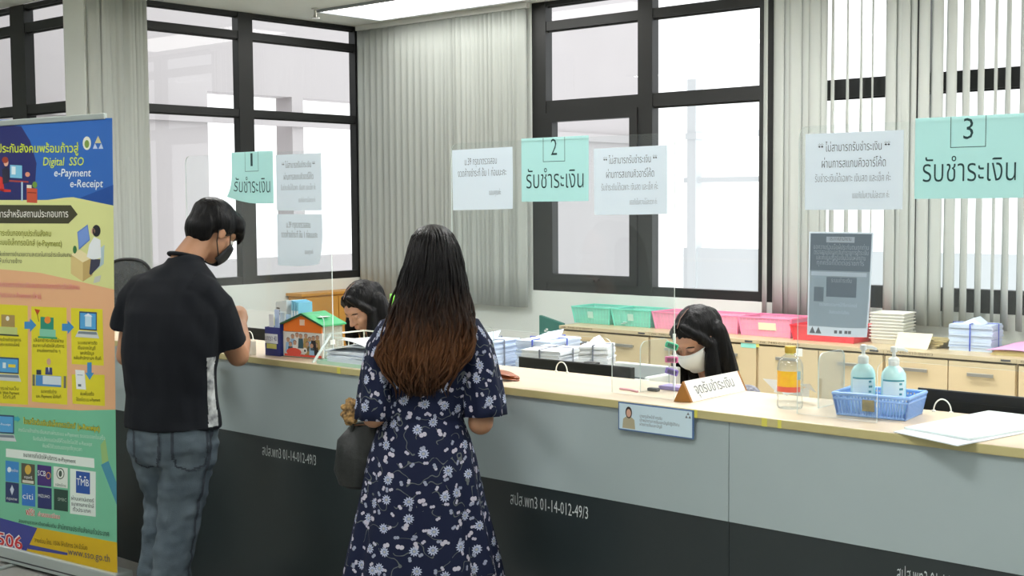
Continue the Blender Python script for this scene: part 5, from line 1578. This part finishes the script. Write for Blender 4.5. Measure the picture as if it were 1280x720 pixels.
# ---- the two clerks
def clerk(label, at, fdir, shirt_rgb, hcz, pat=None, mask=False, hair=None, lean=.1, tilt=.62, skinm=skin_l):
    """Seated clerk looking down at the desk; local y points away from the camera."""
    P0 = Vector(at); d = P0 - CAM; d.z = 0; d.normalize()
    o = thing('person', label, 'person', P0, math.atan2(-d.x, d.y))
    fh = Vector((fdir[0], fdir[1], 0)).normalized()
    hf_ = (fh * math.cos(tilt) + Vector((0, 0, -math.sin(tilt)))).normalized()
    c = Vector((0, 0, hcz))
    g = MB(); T_ = head(g, c, basis(hf_), .98)
    for sx in (-1, 1): g.ell(T_ @ Vector((sx * .031, .0745, .0035)), (.0165, .0155, .0112), basis(hf_), 14, 10)
    nb = c - fh * lean + Vector((0, 0, -.17)); rt_ = Vector((fh.y, -fh.x, 0))
    g.tube([nb + Vector((0, 0, -.06)) - fh * .02, nb, c - hf_ * .03 + Vector((0, 0, -.03))], [.058, .05, .048], 16, cap_round=True)
    tc = nb - fh * .06
    def R4(z, k, a, b_): return ringpts(Vector((tc.x, tc.y, 0)) - fh * k + Vector((0, 0, z)), rt_, fh, a, b_, 28)
    z0 = nb.z
    TR = [(.46, .05, .17, .13), (.60, .06, .15, .115), (.75, .05, .15, .11), (z0 - .13, .02, .165, .105), (z0 - .07, .0, .16, .09), (z0 - .03, -.02, .10, .07), (z0 + .005, -.035, .06, .055)]
    g.ring_loft([R4(*q) for q in TR])
    hands = []
    for sx in (-1, 1):
        sh = tc + rt_ * sx * .15 + Vector((0, 0, -.09)); el = tc + rt_ * sx * .23 + fh * .06 + Vector((0, 0, .83 - tc.z)); wr = tc + rt_ * sx * .10 + fh * .31 + Vector((0, 0, .775 - tc.z))
        g.tube([sh, sh.lerp(el, .5), el], [.046, .042, .037], 14, cap_round=True)
        g.tube([el, el.lerp(wr, .5), wr], [.037, .034, .024], 14, cap_round=True)
        hand(g, wr, fh * .9 - rt_ * sx * .35, (0, 0, -1), .155, .35, -sx)
        hip = tc - fh * .04 + rt_ * sx * .09 + Vector((0, 0, .50 - tc.z)); kn = hip + fh * .40 + Vector((0, 0, .02)); an = kn + fh * .02 + Vector((0, 0, -.44))
        an.z = .075
        g.tube([hip, kn, an], [.085, .058, .04], 14, cap_round=True)
        g.tube([an + Vector((0, 0, -.04)) - fh * .03, an + fh * .13 + Vector((0, 0, -.045))], [.032, .028], 12, cap_round=True)
    me_ = fuse(g, .005, 3)
    skin_obj('body', me_, skinm, o); eyes(T_ @ Matrix.Translation((0, -.006, -.004)), o)
    sm_ = clothmat('clerk blouse ' + label[:12], shirt_rgb, .8, .1, 300, var=.1, scale=14) if pat is None else pat
    g = MB(); g.ring_loft([R4(z, k, a + .014, b_ + .014) for z, k, a, b_ in TR[:-1]] + [R4(z0 - .005, -.03, .07, .065)])
    for sx in (-1, 1):
        sh = tc + rt_ * sx * .13 + Vector((0, 0, -.085)); el = tc + rt_ * sx * .23 + fh * .06 + Vector((0, 0, .83 - tc.z)); wr = tc + rt_ * sx * .10 + fh * .31 + Vector((0, 0, .78 - tc.z))
        g.tube([sh, sh.lerp(el, .5), el], [.064, .058, .054], 16, cap_round=True); g.tube([el, el.lerp(wr, .75)], [.054, .046], 16, cap_round=True)
    me_ = fuse(g, .007, 5); wrinkle(me_, .006, 9, 1.0); skin_obj('blouse', me_, sm_, o)
    g = MB()
    for sx in (-1, 1):
        hip = tc - fh * .04 + rt_ * sx * .09 + Vector((0, 0, .50 - tc.z)); kn = hip + fh * .40 + Vector((0, 0, .02)); an = kn + fh * .02; an.z = .1
        g.tube([hip, kn, an], [.105, .075, .06], 16, cap_round=True)
    g.ring_loft([R4(z, .05, a, b_) for z, a, b_ in ((.42, .17, .14), (.55, .175, .135))])
    me_ = fuse(g, .008, 4); skin_obj('trousers', me_, clothmat('dark trousers', (40, 42, 50)), o)
    for sx in (-1, 1):
        hip = tc - fh * .04 + rt_ * sx * .09; an = hip + fh * .42; b0 = Vector((an.x, an.y, 0))
        g = MB(); g.ring_loft([[b0 + fh * t + rt_ * (w_ * math.cos(2 * PI * k / 14)) + Vector((0, 0, .004 + h_ / 2 + h_ / 2 * math.sin(2 * PI * k / 14))) for k in range(14)] for t, w_, h_ in ((-.08, .034, .09), (-.02, .042, .095), (.08, .045, .07), (.17, .035, .04))])
        g.build('shoe', shoe_m, o, smooth=True, local=True)
    g = MB(); B3 = T_.to_3x3().normalized().to_4x4()
    for q, r_ in (((0, -.024, .044), (.084, .098, .082)), ((0, -.066, .0), (.078, .05, .074))): g.ell(T_ @ Vector(q), r_, B3, 22, 14)
    Z = Vector((0, 0, 1))
    for sx in (-1, 1):
        p0, p1, p2 = T_ @ Vector((sx * .018, .054, .098)), T_ @ Vector((sx * .062, .044, .055)), T_ @ Vector((sx * .082, .014, -.015))
        out_ = (T_ @ Vector((sx, 0, 0)) - T_ @ Vector((0, 0, 0))).normalized()
        g.tube([p0, p1, p2, p2 - Z * .08 + out_ * .008, p2 - Z * .16 + out_ * .012 - fh * .01, p2 - Z * .25 + out_ * .012 - fh * .03], [.013, .019, .026, .033, .036, .024], 14, cap_round=True)
        q1 = T_ @ Vector((sx * .062, -.05, .0))
        g.tube([q1, q1 - Z * .1 + out_ * .02 - fh * .03, q1 - Z * .18 + out_ * .026 - fh * .06, q1 - Z * .27 + out_ * .022 - fh * .09], [.05, .046, .044, .026], 14, cap_round=True)
    q1 = T_ @ Vector((0, -.09, .02))
    g.tube([q1, q1 - Z * .1 - fh * .05, q1 - Z * .2 - fh * .085, q1 - Z * .3 - fh * .11], [.06, .058, .054, .03], 16, cap_round=True)
    me_ = fuse(g, .005, 7)
    strands(me_, c, .003, 70, 8)
    g = MB(); g.tube([T_ @ Vector((.0, .068, .103)), T_ @ Vector((.001, .03, .1245)), T_ @ Vector((.0, -.02, .1295)), T_ @ Vector((0, -.06, .118))], .0018, 6)
    g.build('hair_parting', mat('scalp', (120, 92, 80), .7), o, smooth=True, local=True)
    skin_obj('hair', me_, hm, o)
    if mask:
        g = MB(); rows = []
        for j in range(9):
            z = -.006 - .105 * j / 8
            bul = .022 * math.sin(PI * min(1, j / 7))
            rows.append([T_ @ Vector((.07 * math.sin(a) * (1 - .2 * (j / 8) ** 2), (.038 + (.07 + bul) * math.cos(a)) - .02 * (j / 8), z)) for a in [-1.4 + 2.8 * k / 16 for k in range(17)]])
        g.ring_loft(rows, caps=False, closed=False)
        fm_ = g.build('face_mask', mat('white face mask', (236, 238, 238), .8), o, smooth=True, local=True, recalc=False, solid=.003)
        g = MB()
        for sx in (-1, 1):
            g.tube([T_ @ Vector((sx * .068, .05, -.012)), T_ @ Vector((sx * .084, .0, .01)), T_ @ Vector((sx * .084, -.02, -.01)), T_ @ Vector((sx * .064, .03, -.085))], .002, 6)
        g.build('ear_loop', mat('white face mask', (236, 238, 238), .8), fm_, smooth=True, local=True)
    return o, T_
p = on_y(870, 425, 1.02)
HAIR2 = [('e', (0, -.02, .045), (.082, .098, .082)), ('e', (0, -.06, 0), (.074, .055, .075)), ('e', (.05, .03, .06), (.04, .06, .04)), ('e', (-.05, .03, .06), (.04, .06, .04)),
         ('t', [(.05, .02, .075), (.084, .0, .0), (.09, -.02, -.09), (.095, -.06, -.17), (.09, -.11, -.26)], [.035, .033, .034, .034, .022]), ('t', [(.06, -.05, .02), (.085, -.07, -.09), (.085, -.1, -.18), (.08, -.14, -.28)], [.04, .038, .036, .022]),
         ('t', [(0, -.09, .0), (0, -.12, -.1), (0, -.15, -.2), (0, -.18, -.28)], [.06, .055, .05, .03]),
         ('t', [(-.05, .02, .075), (-.084, .0, .0), (-.086, -.02, -.09), (-.085, -.07, -.17), (-.08, -.12, -.26)], [.035, .03, .03, .03, .02])]
clerk('masked clerk with long straight black hair bent over her desk at window 2', (p.x, 1.02, 0), (-.66, -.75), (60, 64, 74), 1.142, mat('grey patterned blouse', (150, 152, 162), .8, rgb2=(52, 54, 66), scale=60), True, HAIR2, .1, .60)
p = on_y(453, 408, .97)
clerk('clerk with black parted hair looking down at window 1', (p.x, .97, 0), (-.8, -.6), (34, 34, 40), 1.178, None, False, HAIR2, .1, .62)
# ------------------------------------------------------------------ roll-up banner at the left
RB, RT = on_y(147.0, 716, -.30), on_y(140.5, 147, -.30)
LT = on_z(0, 156.5, RT.z)
e_ = LT - RT; e_.z = 0; e_.normalize()
nb_ = Vector((-e_.y, e_.x, 0)); nb_ = nb_ if nb_.dot(CAM - RB) > 0 else -nb_
BZ, TZ = RB.z, RT.z
ban = thing('rollup_banner', 'tall colourful roll-up banner with blue top and yellow foot at the left edge', 'banner', RB + e_ * .42 - Vector((0, 0, BZ)), math.atan2(-e_.y, -e_.x))
Wd = .86
def bp(u, v, k=0): return on_plane(u, v, RB, nb_) + nb_ * (.0012 + .00025 * k)
def bxz(s, z, k=0): return Vector((RB.x, RB.y, 0)) + e_ * s + Vector((0, 0, z)) + nb_ * (.0012 + .00025 * k)
cols = {}
clist = []
def bc_(rgb):
    if rgb not in cols:
        cols[rgb] = len(clist); clist.append(mat('print %d %d %d' % rgb, rgb, .45))
    return cols[rgb]
BG = MB()
def bpoly(px, rgb, k): BG.poly([bp(u, v, k) for u, v in px], bc_(rgb))
def brect(u0, v0, u1, v1, rgb, k, sl=.06): bpoly([(u0, v0), (u1, v0 + (u1 - u0) * sl), (u1, v1 + (u1 - u0) * sl), (u0, v1)], rgb, k)
def bdisc(u, v, ru, rv, rgb, k, n=16): bpoly([(u + ru * math.cos(2 * PI * i / n), v + rv * math.sin(2 * PI * i / n)) for i in range(n)], rgb, k)
BT = MB(); tcols = {}; tlist = []
def btext(s, a, b, rgb, k=8, px=None, bold=0.0, slant=0.0):
    if rgb not in tcols:
        tcols[rgb] = len(tlist); tlist.append(mat('print %d %d %d' % rgb, rgb, .45))
    A, B = bp(*a, k), bp(*b, k)
    vs_, fs_, x0, x1 = text_geo(s, bold)
    size = (px / 290.0) if px else None
    put_text(BT, s, A, B, (0, 0, 1), size, tcols[rgb], bold, slant)
BLUE, PALE, PEACH, GREEN, YEL, IND = (46, 102, 182), (214, 219, 148), (228, 177, 134), (116, 192, 156), (212, 176, 16), (58, 66, 146)
LX = -26
bpoly([(LX, 150), (140.6, 147.5), (142.0, 257), (118, 252), (92, 246.5), (82, 247), (60, 250), (LX, 250)], BLUE, 0)
bpoly([(LX, 250), (60, 250), (82, 247), (92, 246.5), (118, 252), (142.0, 257), (143.0, 362), (100, 352), (50, 341), (LX, 334)], PALE, 0)
bpoly([(LX, 334), (50, 341), (100, 352), (143.0, 362), (144.7, 512), (100, 513), (50, 510), (LX, 506)], PEACH, 0)
bpoly([(LX, 506), (50, 510), (100, 513), (144.7, 512), (146.6, 678), (50, 660), (LX, 646)], GREEN, 0)
bpoly([(LX, 646), (50, 660), (146.6, 678), (147, 716), (LX, 689)], YEL, 0)
bpoly([(LX, 640), (47, 660), (29, 697.5), (LX, 689)], IND, 1)
bpoly([(36, 680.5), (85, 691), (84.5, 694), (35, 686)], IND, 1)
bpoly([(LX, 152), (27, 158), (38, 176), (46, 204), (44, 234), (40, 250), (LX, 250)], (38, 44, 104), 1)
bpoly([(100, 247.5), (142.0, 231), (142.0, 257), (118, 252)], (28, 76, 152), 1)
# office scene, upper left
bpoly([(-6, 218), (4, 222), (6, 240), (14, 240), (14, 237), (-6, 236)], (204, 52, 48), 2)
bpoly([(3, 212), (9, 207), (12, 213), (12, 228), (4, 230)], (40, 40, 62), 3); bdisc(8, 203, 3, 5, (224, 172, 148), 3); bdisc(7, 200, 4, 4, (150, 60, 40), 4)
brect(13, 206, 28, 222, (120, 190, 220), 3); brect(15, 208, 20, 218, (220, 236, 240), 4); brect(12, 225, 36, 227, (170, 70, 60), 3); brect(27, 227, 29, 251, (170, 200, 220), 3)
brect(34, 235, 47, 253, (196, 84, 58), 4); brect(35, 240, 46, 241, (120, 46, 36), 5); brect(34, 231, 40, 235, (220, 220, 200), 4); bdisc(44, 231, 3, 4, (110, 150, 60), 4); bdisc(35, 218, 3, 3, (224, 150, 120), 4)
bdisc(109, 179, 5.2, 8.5, (226, 230, 214), 2); bdisc(109, 180, 3, 5, (120, 150, 70), 3)
bpoly([(123, 169.5), (119, 179), (127, 179)], (206, 200, 150), 2); bpoly([(119, 179), (116.5, 186), (122.5, 186)], (190, 204, 226), 2); bpoly([(127, 179), (123.5, 186), (129.5, 186)], (190, 204, 226), 2)
btext('ประกันสังคมพร้อมก้าวสู่', (-2, 190.5), (99, 190.5), (206, 224, 50), 6, 15, .012)
btext('Digital  SSO', (54.5, 206.8), (105, 206.8), (206, 224, 70), 6, 15, .008, .2)
btext('e-Payment', (68, 220.5), (114, 220.5), (226, 236, 240), 6, 14, .008, .2)
btext('e-Receipt', (88, 234), (129, 234), (226, 236, 240), 6, 14, .008, .2)
bpoly([(LX, 256), (89, 256.5), (97.5, 268), (86, 279.5), (LX, 279)], (66, 66, 46), 2)
btext('การสำหรับสถานประกอบการ', (-2, 271.5), (86, 271.5), (232, 232, 224), 6, 13, .004)
OL = (128, 132, 22)
btext('ชำระเงินกองทุนประกันสังคม', (-2, 294.5), (64.5, 295.5), OL, 6, 11, .006)
btext('ระบบอิเล็กทรอนิกส์ (e-Payment)', (-2, 306), (78, 308), OL, 6, 11, .006)
DK = (96, 98, 74)
btext('เพิ่มช่องทางอำนวยความสะดวกในการชำระเงินสมทบ', (-2, 320), (90, 321), DK, 6, 8)
btext('ให้แก่นายจ้าง', (-2, 328.5), (28, 329), DK, 6, 8)
# man at the desk
bpoly([(89, 318), (104, 328), (104, 352), (89, 342)], (214, 192, 130), 2); bpoly([(89, 318), (100, 312), (116, 322), (104, 328)], (232, 220, 172), 2); bpoly([(104, 328), (116, 322), (116, 344), (104, 352)], (190, 164, 104), 2)
bpoly([(97, 290), (110, 280.5), (113, 300), (99, 312.5)], (96, 132, 200), 3); bpoly([(98.2, 291), (109.5, 283), (112, 299), (100, 309.5)], (116, 150, 214), 4)
bpoly([(112, 306), (118, 296), (126, 300), (127, 322), (117, 325), (109, 321)], (228, 234, 236), 3); bdisc(121, 288.5, 5.2, 7.5, (34, 36, 44), 4); bdisc(117, 289, 2.5, 4, (224, 176, 150), 4)
bpoly([(126, 310), (131, 306), (130, 330), (120, 338), (116, 334), (126, 328)], (172, 196, 204), 2); bpoly([(114, 324), (126, 324), (125, 332), (114, 344), (112, 342)], (58, 60, 80), 3); bpoly([(119, 346), (127, 344), (125, 352), (117, 354)], (196, 200, 190), 3); bdisc(94, 312, 2.4, 5, (60, 120, 70), 4)
RD = (206, 62, 84)
for kk, c_ in ((5, (246, 214, 206)), (7, RD)):
    btext('ขั้นตอนการชำระเงินสมทบกองทุนประกันสังคม', (-2, 358), (100, 362), c_, kk, 9.5, .014 if kk == 5 else -.008)
    btext('ผ่านระบบ e-Payment (ใหม่)', (-2, 371), (52, 373.5), c_, kk, 10, .014 if kk == 5 else -.008)
CY = (222, 212, 44)
bpoly([(LX, 379), (35, 382), (35.3, 506), (LX, 502)], CY, 1); bpoly([(39.5, 383), (83.5, 384.5), (84.5, 506), (40.2, 502)], CY, 1)
bpoly([(89, 385), (128.5, 386.5), (130, 457), (90, 455)], CY, 1); bpoly([(90, 468), (131, 468.5), (131.5, 507.5), (91, 504.5)], CY, 1)
AR = (64, 140, 196)
for u, v in ((31, 402), (78, 404.5)): bpoly([(u, v), (u + 7, v), (u + 7, v - 4), (u + 15, v + 4.5), (u + 7, v + 13), (u + 7, v + 9), (u, v + 9)], AR, 3)
bpoly([(109.5, 453), (115, 453), (115, 466), (118, 466), (112.5, 475), (107, 466), (109.5, 466)], AR, 3)
brect(2, 393, 19, 408, (166, 142, 84), 3); bdisc(10, 398, 2.2, 3, (236, 236, 224), 4); brect(-2, 408, 22, 418, (190, 204, 130), 3); brect(-2, 417, 24, 419, (72, 78, 60), 4)
brect(51, 396, 67.5, 411, (40, 140, 116), 3); bdisc(60, 400, 4, 4.5, (232, 140, 50), 4); brect(50, 411, 70, 420, (130, 200, 170), 3); brect(48, 420, 72, 422.5, (60, 160, 110), 4)
bpoly([(43.5, 386), (50.5, 387.5), (47, 394.5)], (196, 70, 36), 3); bpoly([(46, 390), (47, 390), (49.5, 402), (48.7, 402)], (120, 90, 40), 3)
def laptop(u, v, w, h, k=3):
    brect(u, v, u + w, v + h, (50, 74, 112), k); brect(u + 1.2, v + 2, u + w - 1.2, v + h - 1.5, (84, 164, 216), k + 1)
    bpoly([(u - 1, v + h + 1), (u + w, v + h + 2.4), (u + w + 3, v + h + 11), (u - 5, v + h + 9)], (206, 212, 214), k); bpoly([(u - .5, v + h + 2), (u + w - .5, v + h + 3), (u + w + .5, v + h + 6.5), (u - 2, v + h + 5)], (120, 134, 144), k + 1)
laptop(99.5, 389, 22, 23); brect(107, 393, 115, 408, (196, 226, 240), 6); bpoly([(105.5, 395), (111, 391.5), (116.5, 396)], (230, 240, 246), 7)
laptop(-1, 446, 25, 20); brect(4, 453, 8, 460, (220, 236, 240), 6); brect(11, 455, 20, 459, (232, 210, 60), 6)
brect(45, 468.5, 77, 482, (78, 140, 200), 3); brect(54, 469.5, 77, 480, (206, 220, 230), 4); bdisc(61.5, 452, 2.6, 4.2, (206, 166, 140), 4); bpoly([(57.5, 459), (65.5, 459.5), (66, 468.5), (57, 468)], (56, 70, 122), 4); bpoly([(60.8, 459), (62.4, 459), (61.8, 466)], (236, 238, 240), 5)
brect(46, 462, 52, 468, (56, 66, 84), 4); brect(41, 468, 44, 482, (110, 112, 100), 3); brect(80, 470, 83, 485, (110, 112, 100), 3)
bpoly([(94.5, 462), (106, 463), (108, 487), (96, 486)], (232, 238, 238), 3); brect(97, 468, 104, 469, (150, 170, 180), 4); brect(98, 480, 102, 483, (90, 110, 120), 4)
def small(s, u0, u1, v, rgb=(92, 88, 30), px=6.2, sl=.03): btext(s, (u0, v), (u1, v + (u1 - u0) * sl), rgb, 7, px)
small('นายจ้างทำรายการ', -2, 27, 426); small('บนระบบออนไลน์', -2, 25, 432)
small('เลือกชำระเงินผ่าน', 43, 80, 427); small('ธนาคารที่เปิดให้บริการ', 42, 81, 433.5); small('ตามช่องทางต่าง ๆ', 47, 76, 440)
small('ระบบธนาคารตัด', 98, 122, 430); small('เงินจากบัญชี', 98, 120, 436.5); small('และส่งข้อมูล', 101, 118, 443); small('กลับสำนักงานฯ ทันที', 93, 127, 449)
small('ชำระผ่านเว็บ', -2, 24, 487); small('และ Web Payment', -2, 25, 492.5); small('ได้ทันที', 4, 20, 498)
small('ธนาคารรับชำระ', 52, 72, 491); small('และ Payment ได้ทันที', 46, 77, 497)
small('พิมพ์ใบเสร็จ', 101, 118, 494); small('ได้เองในระบบ e-Payment', 96, 126, 501)
laptop(-3, 518, 21, 23); btext('e-Receipt', (-1, 531), (14, 532), (226, 238, 244), 7, 4.5); bpoly([(18, 521), (22, 521.5), (22, 519.5), (26, 524), (22, 528), (22, 526), (18, 525.5)], (60, 170, 180), 4)
for kk, c_ in ((5, (66, 92, 30)), (7, (226, 214, 40))):
    btext('ใบเสร็จรับเงินอิเล็กทรอนิกส์ (e-Receipt)', (30, 529.5), (125.5, 539), c_, kk, 10.5, .035 if kk == 5 else .0)
WS = (206, 230, 218)
small('กรณีนายจ้างชำระเงินสมทบผ่านระบบ e-Payment ระบบจะออกใบเสร็จ', 24, 132, 539, WS, 7, .1); small('รับเงินอิเล็กทรอนิกส์ให้โดยอัตโนมัติ e-Receipt', 42, 116, 550, WS, 7, .1); small('พิมพ์ได้ด้วยตนเองทุกที่ทุกเวลา', 54, 103, 559, WS, 7, .1)
bpoly([(7.8, 560.5), (118, 573), (118.5, 585), (7.8, 571)], (226, 238, 230), 2)
small('ธนาคารที่เปิดให้บริการ e-Payment', 30, 95.5, 570.5, (70, 90, 84), 8, .13)
def bank(u0, v0, u1, v1, rgb): brect(u0, v0, u1, v1 - (u1 - u0) * .13, rgb, 2, .13)
for q in ((7.3, 575.5, 24, 603.5, (60, 140, 206)), (27, 578.5, 44, 606, (84, 84, 70)), (47, 580.5, 64.5, 608.5, (66, 44, 118)), (67.3, 582.7, 85, 610.5, (222, 230, 222)), (7.3, 602, 24, 629.5, (36, 54, 100)), (27.8, 605, 44.5, 633.5, (50, 120, 200)), (47.5, 608, 65, 637, (36, 46, 104)), (67.8, 610.6, 85.3, 639.5, (34, 70, 58)), (88, 585.5, 120, 646, (222, 236, 228))): bank(*q)
brect(95.5, 588.5, 113, 615.7, (38, 84, 164), 4, .13)
bdisc(35.5, 587, 4, 6, (206, 170, 70), 3); bdisc(76, 592, 5, 7, (60, 80, 66), 3); bdisc(76, 592, 4.1, 5.8, (222, 230, 222), 4); bdisc(76, 592, 2, 4, (60, 80, 66), 5)
brect(28.5, 599.5, 42.5, 603, (206, 206, 190), 3, .13); bpoly([(15.5, 606), (18, 612), (15.5, 619), (13, 612)], (206, 216, 232), 3); bdisc(61, 594.5, 3, 4.5, (220, 160, 60), 3); bdisc(61, 594.5, 2.2, 3.4, (66, 44, 118), 4)
bdisc(12, 587, 2.4, 3.4, (222, 236, 244), 3)
WH = (232, 238, 240)
small('SCB', 48, 58, 594, WH, 10, .13); small('citi', 29, 42, 623, WH, 12, .13); small('TMB', 96.5, 112, 606, WH, 13, .13); small('MIZUHO', 48.5, 63, 621, WH, 6, .13); small('SMBC', 73, 84, 625.5, (170, 190, 176), 6, .13)
small('กรุงไทย', 14, 23, 589, WH, 5, .13); small('กรุงศรี', 31, 41, 597.5, WH, 5, .13); small('กรุงเทพ', 9, 22, 624, WH, 5, .13); small('กสิกรไทย', 70, 83, 607, (90, 120, 100), 5, .13)
for i, s in enumerate(('ผ่านเคาน์เตอร์', 'ธนาคารสาขาใกล้', 'ทั่วประเทศ')): small(s, 90 + 2 * (i == 2), 118 - 4 * (i == 2), 624.5 + 7 * i, (70, 84, 90), 7, .13)
bpoly([(100, 594.5), (102, 594.8), (102, 596.8), (100, 596.5)], WH, 6); bpoly([(106, 595.3), (108, 595.6), (108, 597.6), (106, 597.3)], WH, 6)
for kk, c_ in ((5, (240, 236, 230)), (7, (206, 60, 60))):
    btext('ฟรี!', (33, 643), (44, 645), c_, kk, 12, .045 if kk == 5 else 0)
    btext('ค่าธรรมเนียม', (48, 645), (75.5, 648.5), c_, kk, 8, .045 if kk == 5 else 0)
small('สอบถามรายละเอียดเพิ่มเติม', 24, 71, 653, (44, 74, 64), 7.5, .15); small('สำนักงานประกันสังคมทั่วประเทศ', 73, 137, 661, (44, 70, 64), 10, .15)
small('สายด่วน โทร. 1506 ให้บริการ 24 ชั่วโมง', 44, 110, 677.5, (108, 88, 14), 8.5, .15)
btext('www.sso.go.th', (85.5, 693), (138, 702.5), (82, 84, 96), 7, 14)
for kk, c_ in ((5, (240, 236, 236)), (7, (204, 44, 52))): btext('1506', (-10, 678.5), (29, 687), c_, kk, 25, .06 if kk == 5 else .012)
bpoly([(126.7, 581), (136, 576), (146.0, 603), (146.2, 631)], (70, 146, 172), 2); bpoly([(126, 556), (132, 548), (136, 576), (128, 580)], (150, 190, 120), 1)
BG.build('printed_canvas', clist, ban, recalc=False)
BT.build('lettering', tlist, ban, recalc=False)
back_ = MB(); back_.prism([bxz(0, BZ - .01, -4), bxz(Wd, BZ - .01, -4), bxz(Wd, TZ + .004, -4), bxz(0, TZ + .004, -4)], -nb_ * .001)
back_.build('canvas_back', mat('white canvas', (226, 228, 226), .7), ban)
silver = mat('silver aluminium', (196, 206, 204), .35, .6)
def bbox(s0, s1, d0, d1, z0, z1):
    o0 = Vector((RB.x, RB.y, 0))
    return MB().prism([o0 + e_ * s + nb_ * d + Vector((0, 0, z0)) for s, d in ((s0, d0), (s1, d0), (s1, d1), (s0, d1))], (0, 0, z1 - z0))
b_ = bbox(-.004, Wd + .004, -.008, .008, TZ - .004, TZ + .022); b_.build('top_rail', silver, ban, bevel=.004)
b_ = bbox(-.012, Wd + .012, -.075, .02, .012, BZ - .002); b_.build('base_cassette', silver, ban, bevel=.008)
b_ = bbox(-.012, Wd + .012, .0205, .0215, BZ * .35, BZ * .42); b_.build('base_groove', dkgrey_p, ban)
for s in (.1, Wd - .12):
    bbox(s, s + .03, -.16, .12, 0.0005, .0115).build('foot', silver, ban, bevel=.003)
pm_ = MB(); o0 = Vector((RB.x, RB.y, 0)) + e_ * (Wd / 2) - nb_ * .03
pm_.cyl(o0 + Vector((0, 0, BZ)), o0 + nb_ * .02 + Vector((0, 0, TZ - .01)), .009); pm_.build('support_pole', silver, ban, smooth=True)
